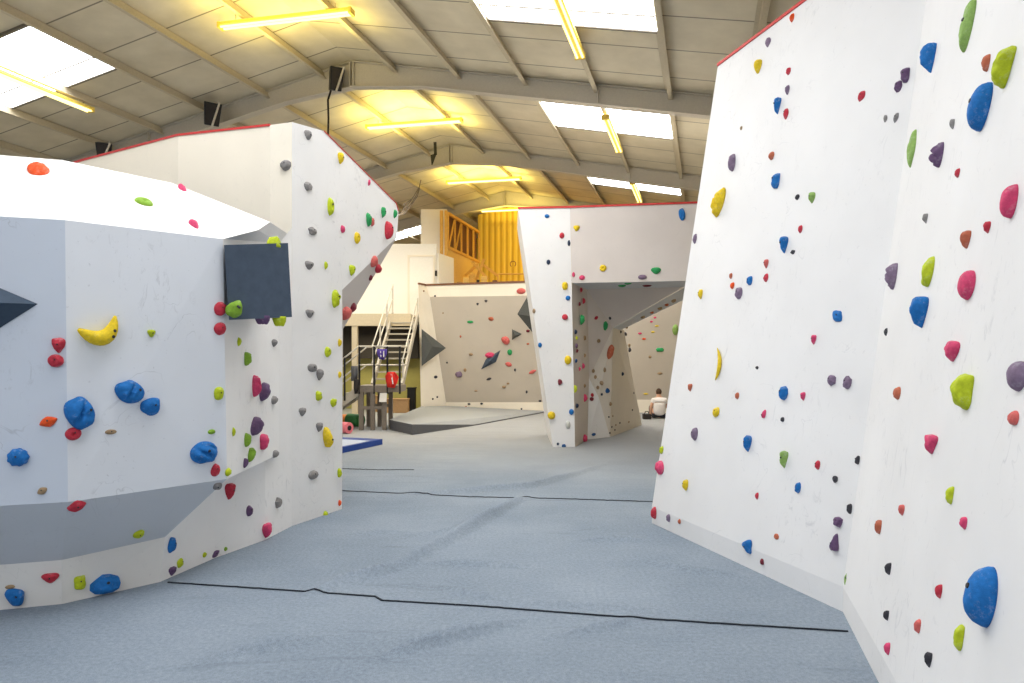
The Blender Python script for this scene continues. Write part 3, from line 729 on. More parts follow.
# --- mats on the floor
pz = .24
k0, k1, k2, k3, k4 = FL(389.5, 429.5), FL(412, 435), FL(474, 425.8), P(548, 411.5, 22.9), FL(421, 414.3)
k3.z = 0; kE = FL(446, 411.6)
t = empty('landing_mat', k0, 'wedge shaped grey landing mat in front of the far grey wall', 'mat')
z0v = lambda p, z: V((p.x, p.y, z))
top = [z0v(k0, pz), z0v(k1, pz), z0v(k2, .03), z0v(k3, .03), z0v(kE, pz*.8), z0v(k4, pz)]; bot = [z0v(p, .002) for p in (k0, k1, k2, k3, kE, k4)]
MB().poly(*top).build('top_cover', M['pad_top'], t)
sd = MB()
for i in range(6): sd.poly(bot[i], bot[(i+1) % 6], top[(i+1) % 6], top[i])
sd.build('side_cover', M['pad_side'], t)
ca, cb_ = FL(341, 453.5), FL(382.5, 444.5)
dn = (cb_-ca).normalized(); bk_ = V((-dn.y, dn.x, 0))
ca = ca-dn*1.0
t = empty('crash_mat', ca, 'thin blue crash mat with a pale top at the end of the tall left wall', 'mat')
h_ = .11; cdp = bk_*1.1
bt = [ca, cb_, cb_+cdp, ca+cdp]; tp = [z0v(p, h_) for p in bt]; bt = [z0v(p, .002) for p in bt]
s_ = MB()
for i in range(4): s_.poly(bt[i], bt[(i+1) % 4], tp[(i+1) % 4], tp[i])
s_.poly(*tp); s_.build('side_cover', M['blue_pvc'], t)
ins = [tp[0]+dn*.05+bk_*.06, tp[1]-dn*.35+bk_*.06, tp[2]-dn*.35-bk_*.06, tp[3]+dn*.05-bk_*.06]
MB().poly(*[p+V((0,0,.004)) for p in ins]).build('top_cover', M['mat_top'], t)

# ------------------------------------------------------------------ seated person
pc = P(659.3, 418, 20.3); pc.z = 0
t = empty('person', pc, 'person in a white T-shirt sitting on the floor, seen from behind', 'person')
def skin(name, verts, edges, rad, mat, root=0, lv=2):
    me = bpy.data.meshes.new(name); me.from_pydata([tuple(pc+V(v)) for v in verts], edges, []); me.materials.append(mat)
    o = bpy.data.objects.new(name, me); link(o)
    o.modifiers.new('Skin', 'SKIN').use_smooth_shade = True
    for i, r in enumerate(rad): me.skin_vertices[0].data[i].radius = r if isinstance(r, tuple) else (r, r)
    me.skin_vertices[0].data[root].use_root = True
    md = o.modifiers.new('Sub', 'SUBSURF'); md.levels = lv; md.render_levels = lv
    dg = bpy.context.evaluated_depsgraph_get(); m2_ = bpy.data.meshes.new_from_object(o.evaluated_get(dg))
    bpy.data.objects.remove(o); m2_.materials.clear(); m2_.materials.append(mat)
    m2_.transform(Matrix.Translation(-pc)); o = bpy.data.objects.new(name, m2_); link(o, t)
    for p in m2_.polygons: p.use_smooth = True
    return o
# faces away (+Y), a little to the right; sat with knees bent, left hand on the floor
bv = [(0,0,.13), (0,-.02,.30), (0,-.01,.46), (0,.03,.56), (0,.06,.64), (0,.08,.72), (0,.09,.80),
      (-.16,.02,.53), (-.24,-.02,.36), (-.25,.03,.12), (.16,.02,.53), (.25,.10,.36), (.22,.32,.28),
      (-.10,.05,.11), (-.16,.38,.34), (-.13,.62,.07), (-.13,.74,.05), (.10,.05,.11), (.16,.38,.34), (.13,.62,.07), (.13,.74,.05)]
be = [(0,1),(1,2),(2,3),(3,4),(4,5),(5,6),(3,7),(7,8),(8,9),(3,10),(10,11),(11,12),(0,13),(13,14),(14,15),(15,16),(0,17),(17,18),(18,19),(19,20)]
br = [(.16,.11),(.14,.10),(.17,.11),(.11,.09),.055,(.075,.09),(.07,.085),.065,.045,.032,.065,.045,.032,.095,.065,.045,.035,.095,.065,.045,.035]
skin('body', bv, be, br, M['skin'])
# hand on the floor: palm, four fingers, thumb
hv = [(-.25,.04,.10),(-.25,.06,.04)]; he = [(0,1)]; hr_ = [.03,(.036,.02)]
for j, (dx, L_) in enumerate(((-.03,.075),(-.01,.085),(.01,.08),(.03,.065))):
    i = len(hv); hv += [(-.25+dx,.08,.025), (-.25+dx*1.3,.08+L_*.55,.016), (-.25+dx*1.4,.08+L_,.01)]; he += [(1,i),(i,i+1),(i+1,i+2)]; hr_ += [.011,.010,.008]
i = len(hv); hv += [(-.21,.06,.03), (-.185,.09,.015)]; he += [(1,i),(i,i+1)]; hr_ += [.012,.009]
skin('hand', hv, he, hr_, M['skin'], lv=1)
skin('t_shirt', [(0,-.01,.07),(0,-.02,.30),(0,-.01,.46),(0,.03,.565),(0,.045,.60),(-.16,.02,.53),(-.215,0,.42),(.16,.02,.53),(.225,.06,.42)],
     [(0,1),(1,2),(2,3),(3,4),(3,5),(5,6),(3,7),(7,8)], [(.20,.15),(.19,.145),(.205,.15),(.135,.115),.065,.09,.07,.09,.07], M['white_cloth'])
skin('trousers', [(0,.06,.10),(-.10,.10,.115),(-.16,.38,.345),(-.13,.60,.10),(.10,.10,.115),(.16,.38,.345),(.13,.60,.10)],
     [(0,1),(1,2),(2,3),(0,4),(4,5),(5,6)], [(.15,.10),.105,.075,.055,.105,.075,.055], M['jeans'])
def ball(name, c, r, mat, cut=None, seg=20):
    bm = bmesh.new(); bmesh.ops.create_uvsphere(bm, u_segments=seg, v_segments=seg//2+2, radius=1)
    for v in bm.verts: v.co = V((v.co.x*r[0], v.co.y*r[1], v.co.z*r[2]))
    if cut: bmesh.ops.delete(bm, geom=[v for v in bm.verts if cut(v.co)], context='VERTS')
    for v in bm.verts: v.co += V(c)
    me = bpy.data.meshes.new(name); bm.to_mesh(me); bm.free(); me.materials.append(mat)
    for p in me.polygons: p.use_smooth = True
    o = bpy.data.objects.new(name, me); link(o, t); return o
ball('head', (0,.085,.755), (.074,.095,.112), M['skin'])
ball('hair', (0,.075,.775), (.083,.098,.105), M['hair'], cut=lambda c: c.y > .03 and c.z < .03 or c.z < -.075)
for s_ in (-1, 1):
    ball('ear', (s_*.078,.085,.75), (.012,.022,.032), M['skin'], seg=10); ball('eye', (s_*.03,.172,.765), (.012,.008,.008), M['white_cloth'], seg=8)
ball('nose', (0,.185,.74), (.013,.018,.022), M['skin'], seg=10); ball('mouth', (0,.172,.705), (.024,.008,.007), M['pink_p'], seg=10)
for s_ in (-1, 1): ball('shoe', (s_*.13,.70,.045), (.05,.13,.045), M['dark'], seg=14)
p = FL(647.5, 419.5)
m = MB().box((p.x-.11, p.y, .003), (p.x+.11, p.y+.2, .15)); m.tube([V((p.x-.07,p.y+.1,.14)), V((p.x-.04,p.y+.1,.22)), V((p.x+.04,p.y+.1,.22)), V((p.x+.07,p.y+.1,.14))], .015, 6)
setp(m.build('bag', M['dark'], bevel=.03), 'dark bag on the floor left of the seated person', 'bag')
# ------------------------------------------------------------------ climbing holds
OUT = {
 'oval': None,
 'shield': [(-1,.6),(-.6,1),(.6,1),(1,.6),(.72,-.2),(.12,-1),(-.12,-1),(-.72,-.2)],
 'tear': [(-.12,1),(.12,1),(.7,.35),(1,-.35),(.6,-1),(-.6,-1),(-1,-.35),(-.7,.35)],
 'tri': [(-1,.8),(-.8,1),(.8,1),(1,.8),(.15,-1),(-.15,-1)],
 'block': [(-1,.75),(-.6,1),(.85,.95),(1,-.6),(.55,-1),(-.8,-.85)],
 'leaf': [(0,1),(.62,.5),(1,0),(.62,-.5),(0,-1),(-.62,-.5),(-1,0),(-.62,.5)],
}
def radial(poly, a):
    c, s = math.cos(a), math.sin(a); best = 1.0
    n = len(poly)
    for i in range(n):
        (x0, y0), (x1, y1) = poly[i], poly[(i+1) % n]
        dx, dy = x1-x0, y1-y0; den = c*dy-s*dx
        if abs(den) < 1e-9: continue
        r = (x0*dy-y0*dx)/den; t_ = (x0*s-y0*c)/den
        if r > 0 and -1e-6 <= t_ <= 1+1e-6: best = r
    return best
def hold_mesh(shape, w, h, d, seed, big):
    rn = random.Random(seed); m = MB(); smooth = True
    if shape in ('banana', 'crescent', 'curve'):
        n = 14; pts = []; rr = []
        bend = {'banana': .55, 'crescent': .5, 'curve': .22}[shape]
        for k in range(n):
            f = k/(n-1); x = (f-.5)
            pts.append(V((x*w, (4*x*x-.5)*bend*w*.8, d*.35)))
            rr.append(max(.12, math.sin(math.pi*min(1, f*1.0+.02))**.55)*(h*.26 if shape != 'curve' else h*.25))
        if shape == 'banana': rr[-1] *= 1.3; rr[-2] *= 1.1
        m.tube(pts, .1, 12, rr)
        for i, p in enumerate(m.v): m.v[i] = (p[0], p[1], max(-.003, p[2]*1.0))
        return m, True
    seg, rings = (30, 12) if big else (16, 5)
    facet_ = shape in ('rock',)
    if facet_: seg, rings, smooth = (11, 4, False)
    poly = OUT.get(shape); ph = rn.uniform(0, 6.28)
    if poly:
        R = [radial(poly, 2*math.pi*j/seg) for j in range(seg)]
        R = [(R[j-1]+2*R[j]+R[(j+1) % seg])/4 for j in range(seg)]
    else:
        R = [1.0]*seg
        if shape == 'rock': R = [rn.uniform(.78, 1.05) for _ in range(seg)]
        if shape == 'round': R = [1+.05*math.cos(9*2*math.pi*j/seg) for j in range(seg)]
        if shape == 'lobed': R = [1-.14*math.cos(2*(2*math.pi*j/seg-.5))-.16*math.exp(-((2*math.pi*j/seg-2.0)/.35)**2) for j in range(seg)]
    ov = shape in ('shield', 'tri', 'tear')
    px_, py_ = rn.uniform(-.12, .12), (.30 if ov else rn.uniform(-.1, .18))
    off = V((rn.uniform(0, 50), rn.uniform(0, 50), rn.uniform(0, 50)))
    amp = .10 if shape not in ('dome', 'ring') else .03
    rl = [1.0, .985] + [.97*(1-(k/(rings-1))) for k in range(1, rings-1)] if not facet_ else [1.0, .86, .5]
    zs = []
    for k, r in enumerate(rl):
        for j in range(seg):
            a = 2*math.pi*j/seg; x, y = R[j]*r*math.cos(a), R[j]*r*math.sin(a)
            z = 0 if k == 0 else (max(0, 1-r**2.4))**.5
            if shape == 'ring': z = 0 if k == 0 else max(.12, math.sin(math.pi*min(1, (r*.95+.05)))**.6)
            if k and shape == 'lobed': z *= 1-.42*math.exp(-((x*.9-y*.35+.05)/.13)**2)
            if k and shape == 'ridged': z *= 1-.5*(math.cos(y*8+x*5)*.5+.5)**2*(1-.3*r)
            if k and shape == 'disc': z = z**.45*.9
            nz = noise.noise(V((x, y, z))*1.7+off)*amp*2 + noise.noise(V((x, y, z))*4.5+off)*amp*.6
            z2 = max(0, z*(1+nz)); s_ = 1+nz*.5*(k > 0)
            m.v.append(((x*s_+px_*z)*w/2, (y*s_+py_*z)*h/2, z2*d-(.004 if k == 0 else 0)))
    top = len(m.v); zt = d*(1+noise.noise(off)*amp) if shape != 'ring' else d*.15
    m.v.append((px_*w/2, py_*h/2, zt))
    for k in range(len(rl)-1):
        for j in range(seg):
            m.f.append((k*seg+j, k*seg+(j+1) % seg, (k+1)*seg+(j+1) % seg, (k+1)*seg+j)); m.mi.append(0)
    L = (len(rl)-1)*seg
    for j in range(seg): m.f.append((L+j, L+(j+1) % seg, top)); m.mi.append(0)
    m.f.append(tuple(reversed(range(seg)))); m.mi.append(0)
    return m, smooth
SN = dict(oval='rounded', shield='pointed jug', tear='teardrop', tri='triangular', block='blocky', leaf='leaf-shaped', rock='rock-like', dome='dome',
          round='scalloped round', lobed='lobed', ridged='ridged', ring='ring', disc='flat', banana='banana-shaped', crescent='crescent', curve='curved', long='long slim', half='half-moon')
HOLDS = []
TXT = {
'L': ('left boulder', '''38,168,20,15,og,lobed;144,201,16,11,ol,ring;182,187,7,9,pk,tear;195,224,9,10,pk,shield;101,330,36,24,yl,banana,24;152,334,9,8,lm,tri;58,346,13,15,rd,shield;55,361,14,13,rd,oval
221,309,11,14,rd,oval;221,329,11,13,rd,oval;131,392,27,22,bl,lobed;152,406,18,18,bl,tear,-35;81,413,27,31,bl,lobed;74,434,14,13,rd,ring;48,422,17,12,og,leaf,20;111,432,10,5,tn,disc;17,458,18,18,bl,round
42,491,10,8,tn,leaf,30;206,453,25,22,bl,ridged;216,470,9,13,rd,tear;77,507,17,12,rd,leaf,12;139,535,10,8,lm,oval;50,579,16,10,rd,shield;10,587,8,4,tn,disc;15,597,21,15,bl,tear,-55;80,583,11,14,lm,block;106,585,27,21,bl,rock
173,545,11,15,bl,tear;181,563,9,11,lm,leaf,-30;173,572,10,9,pu,tri;205,555,5,5,lm,oval;216,554,10,7,pu,leaf,20;219.5,394,9,13,lm,block;212,432,7,5,ol,oval;218,487,9,10,gy,leaf,45;229,472,7,8,lm,oval'''),
'LS': ('left boulder', '''239.5,342,5,10,lm,leaf;248,359,8,14,ol,block;257,386,9,22,pk,ridged;265.5,392,13,18,pu,tear;257.5,426,15,18,pu,tear;234,432,4,10,lm,leaf;248,440,8,14,ol,oval;265,442,11,16,pk,block;252,455,9,14,ol,tear;246,463,6,10,pu,tear;231,492,13,16,rd,shield
250,511,8,11,pu,oval;268,531,12,14,pk,shield;226,549,4,4,ol,oval;275,343.5,10,8,gy,shield;275,400,9,10,gy,rock;276,454,10,9,gy,rock;279,503,9,12,gy,rock'''),
'B': ('tall left wall', '''285,165,12,12,gy,rock;308.5,136,12,10,gy,shield;308,186,12,10,gy,rock;313,231,12,9,gy,rock;309.5,266,12,9,gy,shield;310.5,314.5,13,9,gy,tri;313,368,12,8,gy,block;320.5,375.5,10,12,gy,shield;303,412.5,11,9,gy,tri;320,428,10,10,gy,tri;314,475,12,9,gy,oval
341,159,10,12,yl,shield;331,206.5,9,18,lm,ring;357.5,238,8,12,yl,ring;326,265.5,4,8,lm,oval;352.5,271,9,11,lm,tri;336.5,299,10,18,lm,ridged;328,352,8,11,lm,ring;319,396,8,10,lm,block;334,403.5,9,9,lm,shield;328,437,9,20,yl,tear,180;340,473,6,9,lm,block;326,515,6,8,lm,oval;340,343,4,8,yl,oval;340,375,4,7,yl,oval
343,229,6,8,pk,oval;369,183,4,7,pk,tear;369,219,8,13,gn,lobed;372.5,222,5,9,sm,oval;383.5,213,7,11,gn,shield;395,214,5,9,gn,tear;389,230,9,18,rd,dome;340,503,4,6,og,oval'''),
'BU': ('underside of the tall left wall', '''375,262,8,12,sm,oval;379,269,9,9,rd,oval;371,278,4,6,mr,oval;347,314,12,14,sm,dome;354,308,7,10,mr,oval'''),
'R': ('right slab wall', '''791.5,17.5,6,8,og,oval;767.4,42,8,10,mv,leaf;757,67,11,13,yl,shield;788,71,6,7,rd,oval;787,89.6,5,9,mv,oval;776.6,106,9,15,bl,tri;785.4,113.7,7,12,rd,leaf;741,128,3,4,tn,oval;731,162,10,16,mv,lobed;771,155.5,7,8,rs,round;717.3,202,9,28,yl,ridged,-16;775,180.5,10,15,bl,block;797,197,6,6,dk,rock;811,198,9,11,pg,shield;800,229,5,8,rd,ring;783,245,10,16,bl,shield;792.4,252,6,5,dk,rock;861,96,9,11,rd,leaf,-30
885,118.6,5,8,gy,leaf;895.6,117.7,6,10,gy,leaf,-20;897.6,86,9,11,pu,oval;904.6,75,10,14,pu,block;765.6,264,6,9,sm,shield;765.6,277.6,6,10,rd,leaf;749,280.6,7,9,bl,block;738,293,9,12,mv,oval;730.5,276,4,6,rs,oval;732,285.5,5,7,og,oval;700,294,5,10,yl,oval;694.5,238.5,4,11,mv,leaf;836.5,316,14,13,bl,leaf,-40;813,340,7,10,pk,tri;886,332,4,9,dk,leaf;891.5,357,10,19,pg,tri;756.7,367.6,4,4,dk,rock;717.6,363.5,8,33,yl,curve,98
830.6,380,12,12,mv,rock;846.5,382.6,11,14,mv,rock;782.5,393,11,14,bl,round;802.5,396.7,6,9,pk,shield;689.5,388,6,8,rs,tri;736.7,395.8,5,7,rs,oval;763.5,414,5,9,pk,tear,180;782,419.4,5,6,dk,rock;715.3,412,9,13,yl,leaf,-35;694,434,8,13,mv,oval;746.7,444,10,16,bl,shield;783,460,8,17,pg,tri;817,465,6,9,rd,block;857,460,5,9,dk,block;835,479,7,8,dk,rock;797.5,487.5,7,11,bl,oval;756.7,496,4,7,rd,oval;685,485,6,11,yl,round
661,450,5,8,lm,oval;658.6,467,12,13,pk,lobed;653.5,513,6,12,rd,oval;668,518,5,8,mv,oval;679,521.5,4,5,rs,oval;849,509,6,10,dk,block;837,521.5,12,12,pu,rock;834,541.5,12,17,pu,tri,180;776,536.5,6,6,rs,ring;747,548,14,13,bl,tri,30;761.6,562,5,6,mr,block;847.5,580.5,6,20,pg,leaf'''),
'N': ('nearest right wall', '''966,26,10,44,pg,long,-12;928,59,16,26,bl,shield;985.7,63,9,16,rs,oval;1002,67.5,19,36,lm,block,-25;978,107,26,43,bl,half,-15;952,124,5,10,gy,tear;911,149,6,40,pg,leaf;936.6,154.5,14,24,pu,ridged;957,173,6,9,rd,oval;1008,201,16,33,pk,half;925,219,5,10,gy,shield;965,240,11,17,rs,shield;986.4,228,8,12,rd,shield
891,276,11,26,mv,ridged;927.4,271,12,30,lm,long,-10;965,285,19,29,pk,half;918,312.7,18,30,bl,shield;885.6,332,4,9,dk,leaf;950.6,351.7,18,20,pk,shield;1015.5,376,20,30,mv,half;961,392,21,35,lm,block;896.5,393,8,13,rs,oval;1012.7,417.7,11,15,sm,oval;929.5,444.7,17,19,pk,tri;949.5,494.8,6.5,18,lm,block;901,510.5,7,11,sm,shield;963,523,8,12,pk,block;878,527,7,14,rs,oval;888,568.5,6,12,dk,block;938.5,591,7,14,rd,oval
979,595,34,58,bl,half;886,615.5,6,11,dk,rock;917,626,8,13,sm,block;958.5,637,8,24,lm,block;887,648.5,7,12,pk,oval;928,660,8,14,dk,shield'''),
'D': ('middle wall', '''547,216,5,4,bl,oval;562,235.5,5,6,rd,oval;569,243,3,6,nv,oval;548.5,262,4,5,nv,oval;565,286,6,8,yl,block;568,298,5,5,bl,oval;565,317,6,6,rd,oval;534,311,3,5,tn,oval;540,345,4,5,bl,oval;568,360,7,9,yl,oval;560,382,5,7,mr,rock;551.5,415.5,8,8,yl,oval;571.5,412,5,6,bl,oval;558,444,3,3,nv,rock;564,446,5,4,db,rock;568,425,5,8,wh,oval
576.6,228.6,8,6,yl,tri;603,268,7,7,yl,ring;656,271,11,7,gn,shield;642.5,277,9,5,mv,oval;682,214,7,12,bl,lobed;582,277.5,6,5,pk,oval;573.5,274.5,3,5,pk,oval'''),
'DU': ('underside of the middle wall', '''622,286,8,4,gn,oval;628,283.5,8,4,gn,oval;647,286,9,4,mr,oval'''),
'DI': ('inner side of the pillar', '''581.5,290,3,5,rd,oval;584,301,3,6,rd,oval;580,304,3,4,mr,oval;582.5,320,5,10,gn,oval;577,338,3,4,lm,oval;585,338,3,5,tn,oval;577,346,3,5,pu,oval;577.5,351,3,4,mr,oval;585,355.5,3,4,tn,oval;583.5,366,3,6,pk,oval;580,369,2,4,pk,oval;585,386,3,4,tn,oval;575.5,389,3,8,lm,oval;577.5,406,3,5,nv,oval;576,332,3,5,nv,oval;576.5,361,3,4,db,oval;585.5,398,4,8,pk,oval;585.5,438.5,7,8,pk,oval'''),
'DC': ('back of the cave', '''596.5,318,5,4,rd,leaf,30;610,318.5,3,3,dk,rock;606,326,6,9,gn,lobed;599,341,4,4,tn,oval;592.5,395,3,4,rd,oval;592,399,4,4,mr,oval;594,434.5,5,3,db,oval'''),
'DP': ('worn panel in the cave', '''611,352,6,15,rs,long,-15;605,370,3,5,tn,oval;593.5,371,3,4,tn,oval;595.5,377,3,4,tn,oval;602,383,5,5,tn,rock;598,387.5,3,4,tn,oval;608,391,6,6,db,rock;602,394.5,3,3,nv,rock;623,374,3,4,nv,oval;611,404,3,4,tn,oval;632.5,410,2,2,dk,oval;634,393,3,2,dk,oval;626,334,3,4,dk,oval;621,332,3,3,dk,oval;630,350,4,5,dk,rock;629.5,345.5,4,4,tn,oval;609,417,2,2,dk,oval;613,416,2,2,tn,oval;612,427,2,2,dk,oval;615,430,2,2,dk,oval;610,433,2,2,dk,oval;616,425,2,2,tn,oval;620,423,2,2,dk,oval;629,422,3,2,tn,oval'''),
'DS': ('ledge over the cave', '''627,328,5,3,tn,rock;643,317.5,7,5,tn,rock;652,313,5,4,rs,rock;660,309,6,5,tn,rock;667,305,6,4,rs,rock;674,301,6,5,tn,rock'''),
'W': ('far beige wall', '''655,317.6,3,2,pk,oval;651.5,321.7,3,2,pk,oval;657,326,5,2,yl,leaf;653,332,5,2,yl,leaf;640,333.5,4,2,pk,oval;644,339,4,2,og,oval;660,350,8,4,gn,block;650,357,3,3,tn,oval;660,373.5,6,3,tn,leaf;646,394,6,2,yl,leaf;675.5,330,6,11,pg,oval'''),
'E': ('far grey wall', '''521,291,9,6,sm,oval;477.5,304.5,3,3,dk,tri;486,301.5,4,3,dk,tri;443,313,2,2,tn,oval;470,322,7,3,gn,oval;491,319,6,4,rs,lobed;460.5,336.5,2,3,rs,oval;505.6,340.6,9,8,sm,lobed;528,331,4,3,mr,oval;509.7,352.5,5,6,gn,oval;490,355.5,10,6,pk,oval;493,361,4,3,gn,oval;508.6,364.5,8,5,sm,leaf,-20;532.5,372,9,4,sm,leaf,25;458.7,374.8,7,6,mv,block,20;471,354.5,4,3,tn,oval;489,379,6,3,dk,leaf,20;504,387,4,3,tn,oval;508,383.6,3,2,tn,oval;515,370,2,3,dk,oval;526.7,392,2,3,dk,oval;436,377,4,3,dk,ring;447,362.7,2,2,dk,oval;465,370,3,4,tn,oval;528,344,3,2,rs,oval;476,391,4,2,tn,leaf
435,296,2,2,dk,oval;424,291,2,2,tn,oval;433,399,2,2,dk,oval;437.5,397,2,2,dk,oval;469,404,3,2,dk,oval;481.6,403.7,3,2,dk,oval;521.5,409,2,2,dk,oval;540,401,3,2,dk,oval;466,407,2,2,rs,oval'''),
}
def find_spot(wall, px, py):
    """facet plane under a pixel of the wall; nearest facet when just past its edge"""
    best = None
    for pts in FAC[wall]:
        pl = Plane(pts[0], pts[1], pts[2])
        r = ray(px, py); den = r.dot(pl.n)
        if abs(den) < 1e-6: continue
        h_ = pl.hit(px, py)
        if h_.y <= .3: continue
        # distance of the hit from the polygon, in its plane
        inside = True; dist = 1e9
        n = (pts[1]-pts[0]).cross(pts[2]-pts[0]).normalized(); sg = 0
        cnt = 0; ax = n.cross(V((.3,.5,.8))).normalized(); ay = n.cross(ax)
        Q = [((p-h_).dot(ax), (p-h_).dot(ay)) for p in pts]
        for i in range(len(Q)):
            (x0, y0), (x1, y1) = Q[i], Q[(i+1) % len(Q)]
            if (y0 > 0) != (y1 > 0) and x0+(0-y0)*(x1-x0)/(y1-y0) > 0: cnt += 1
            dx, dy = x1-x0, y1-y0; L2 = dx*dx+dy*dy or 1e-9; t_ = max(0, min(1, -(x0*dx+y0*dy)/L2))
            dist = min(dist, math.hypot(x0+t_*dx, y0+t_*dy))
        dd = 0 if cnt % 2 else dist
        key = (round(dd, 4), h_.y)
        if best is None or key < best[0]: best = (key, pl)
    return best[1]
def add_hold(wall, wname, px, py, w, h, col, shape, roll=0, pl=None):
    pl = pl or find_spot(wall, px, py); n = pl.n
    up = V((0,0,1))-n*n.z
    if up.length < .2: up = V((0,1,0))-n*n.y
    up.normalize(); right = up.cross(n).normalized()
    hit = pl.hit(px, py); Y = hit.y; vd_ = (CAMP-hit).normalized()
    cosn = max(.12, abs(vd_.dot(n))); cosr = max(.15, math.sqrt(max(0, 1-vd_.dot(right)**2))); sinr = abs(n.dot(vd_.cross(V((0,0,1))).normalized()))
    s = Y/F*hit_scale(px, py)
    W_, H_ = w*s, h*s
    kd = dict(dome=.42, half=.36, shield=.42, long=.25, leaf=.28, disc=.3, ring=.28, banana=.5, crescent=.5, curve=.5, oval=.38, rock=.42, round=.45).get(shape, .4)
    if cosr < .8 and shape not in ('banana', 'curve', 'crescent'):
        d = min(kd*H_, .8*W_/max(.3, sinr)); wt = max(.45*H_, (W_-d*sinr)/cosr); wt = min(wt, 1.5*max(H_, W_))
    else:
        d = kd*min(W_, H_)*1.15; wt = W_/max(.45, cosr)
        if shape in ('banana', 'curve', 'crescent'): wt = max(W_, H_) ; H_ = min(W_, H_) if shape != 'banana' else H_*1.25; d = H_*.6
    ht = H_/max(.6, math.sqrt(1-vd_.dot(up)**2))
    if shape in ('half',): wt = min(max(wt, .55*H_), H_*1.0)
    # stand it so that the middle of its body is what was seen at the pixel
    q = Plane.__new__(Plane); q.n = n; q.p = pl.p+n*d*.42
    base = q.hit(px, py)-n*d*.42
    kind = {'long': 'oval', 'half': 'dome'}.get(shape, shape)
    big = max(w, h) >= 14
    m, smooth = hold_mesh(kind, wt, ht, d, int(px*31+py*17), big)
    me = bpy.data.meshes.new('climbing_hold'); me.from_pydata(m.v, [], m.f); me.materials.append(HM[col])
    bm = bmesh.new(); bm.from_mesh(me); bmesh.ops.remove_doubles(bm, verts=bm.verts, dist=1e-5); bmesh.ops.recalc_face_normals(bm, faces=bm.faces)
    R = Matrix((right, up, n)).transposed().to_4x4() @ Matrix.Rotation(math.radians(roll), 4, 'Z')
    bolt = None
    if (max(w, h) >= 9 and Y < 10 and cosn > .5) or max(w, h) > 40:
        bv_ = BVHTree.FromBMesh(bm)
        fx, fy = {'banana': (.28, -.16), 'lobed': (.25, .1)}.get(shape, (.02, .12))
        spots = [(fx*wt, fy*ht)] + ([(.18*wt, -.32*ht)] if shape == 'banana' else [])
        for sx, sy in spots:
            c, nn, _, _ = bv_.ray_cast(V((sx, sy, 1)), V((0, 0, -1)))
            if c is not None:
                bolt = (bolt or [])+[(c, nn)]
    bm.to_mesh(me); bm.free()
    if smooth:
        for p in me.polygons: p.use_smooth = True
    o = bpy.data.objects.new('climbing_hold', me); o.matrix_world = Matrix.Translation(base) @ R; link(o)
    o['category'] = 'climbing hold'
    for c, nn in bolt or []:
        r = max(.005, min(.012, .055*max(wt, ht)))*(2.2 if wall == 'VB' else 1); bb = bmesh.new()
        bmesh.ops.create_cone(bb, cap_ends=True, segments=12, radius1=r, radius2=r*.8, depth=.006)
        mm = bpy.data.meshes.new('bolt'); bb.to_mesh(mm); bb.free(); mm.materials.append(M['metal_bolt'])
        bo = bpy.data.objects.new('bolt', mm); link(bo, o)
        bo.matrix_local = Matrix.Translation(c+nn*.001) @ V((0,0,1)).rotation_difference(nn).to_matrix().to_4x4()
    mx = max(w, h); size = 'tiny' if mx <= 5 else 'small' if mx <= 11 else 'medium' if mx <= 20 else 'large'
    HOLDS.append(dict(o=o, wall=wname, px=px, py=py, col=HN[col], size=size, shape=SN[shape]))
    return o
def hit_scale(px, py): return 1.0
for wall, (wname, txt) in TXT.items():
    for line in txt.replace('\n', ';').split(';'):
        a_ = line.split(','); roll = float(a_[6]) if len(a_) > 6 else 0
        w_ = wall
        if wall == 'LS': w_ = 'L'
        add_hold(w_, wname, float(a_[0]), float(a_[1]), float(a_[2]), float(a_[3]), a_[4], a_[5], roll)
# holds on and round the square volume
pv = Plane(vd, vc, vb)
add_hold('VB', 'slate square volume', 235.5, 308.5, 15, 18, 'ol', 'tear', -28, pv)
yb = lambda px, py, Y: P(px, py, Y)
def flat_plane(p, n): q = Plane.__new__(Plane); q.p = p; q.n = n; return q
def seat_hold(p, n, w, h, d, col, wname, desc, roll=0):
    n = V(n).normalized(); right = V((1,0,0)); up = n.cross(right).normalized(); right = up.cross(n)
    m, sm = hold_mesh('oval', w, h, d, 77+len(HOLDS), True)
    o = m.build('climbing_hold', HM[col], smooth=True)
    o.matrix_world = Matrix.Translation(p) @ Matrix((right, up, n)).transposed().to_4x4()
    setp(o, desc, 'climbing hold', 'climbing holds')
seat_hold(V((-1.90, 5.585, 2.6)), (0,0,1), .12, .10, .085, 'lm', '', 'lime hold on top of the slate square volume')
bz = 2.03
seat_hold(V((-1.87, 5.62, bz+.015)), (0,0,-1), .11, .08, .075, 'lm', '', 'lime hold on the underside of the slate square volume, at its right end')
seat_hold(V((-1.97, 5.52, bz+.015)), (0,0,-1), .12, .08, .065, 'pu', '', 'purple hold under the slate square volume, left of a lime hold')
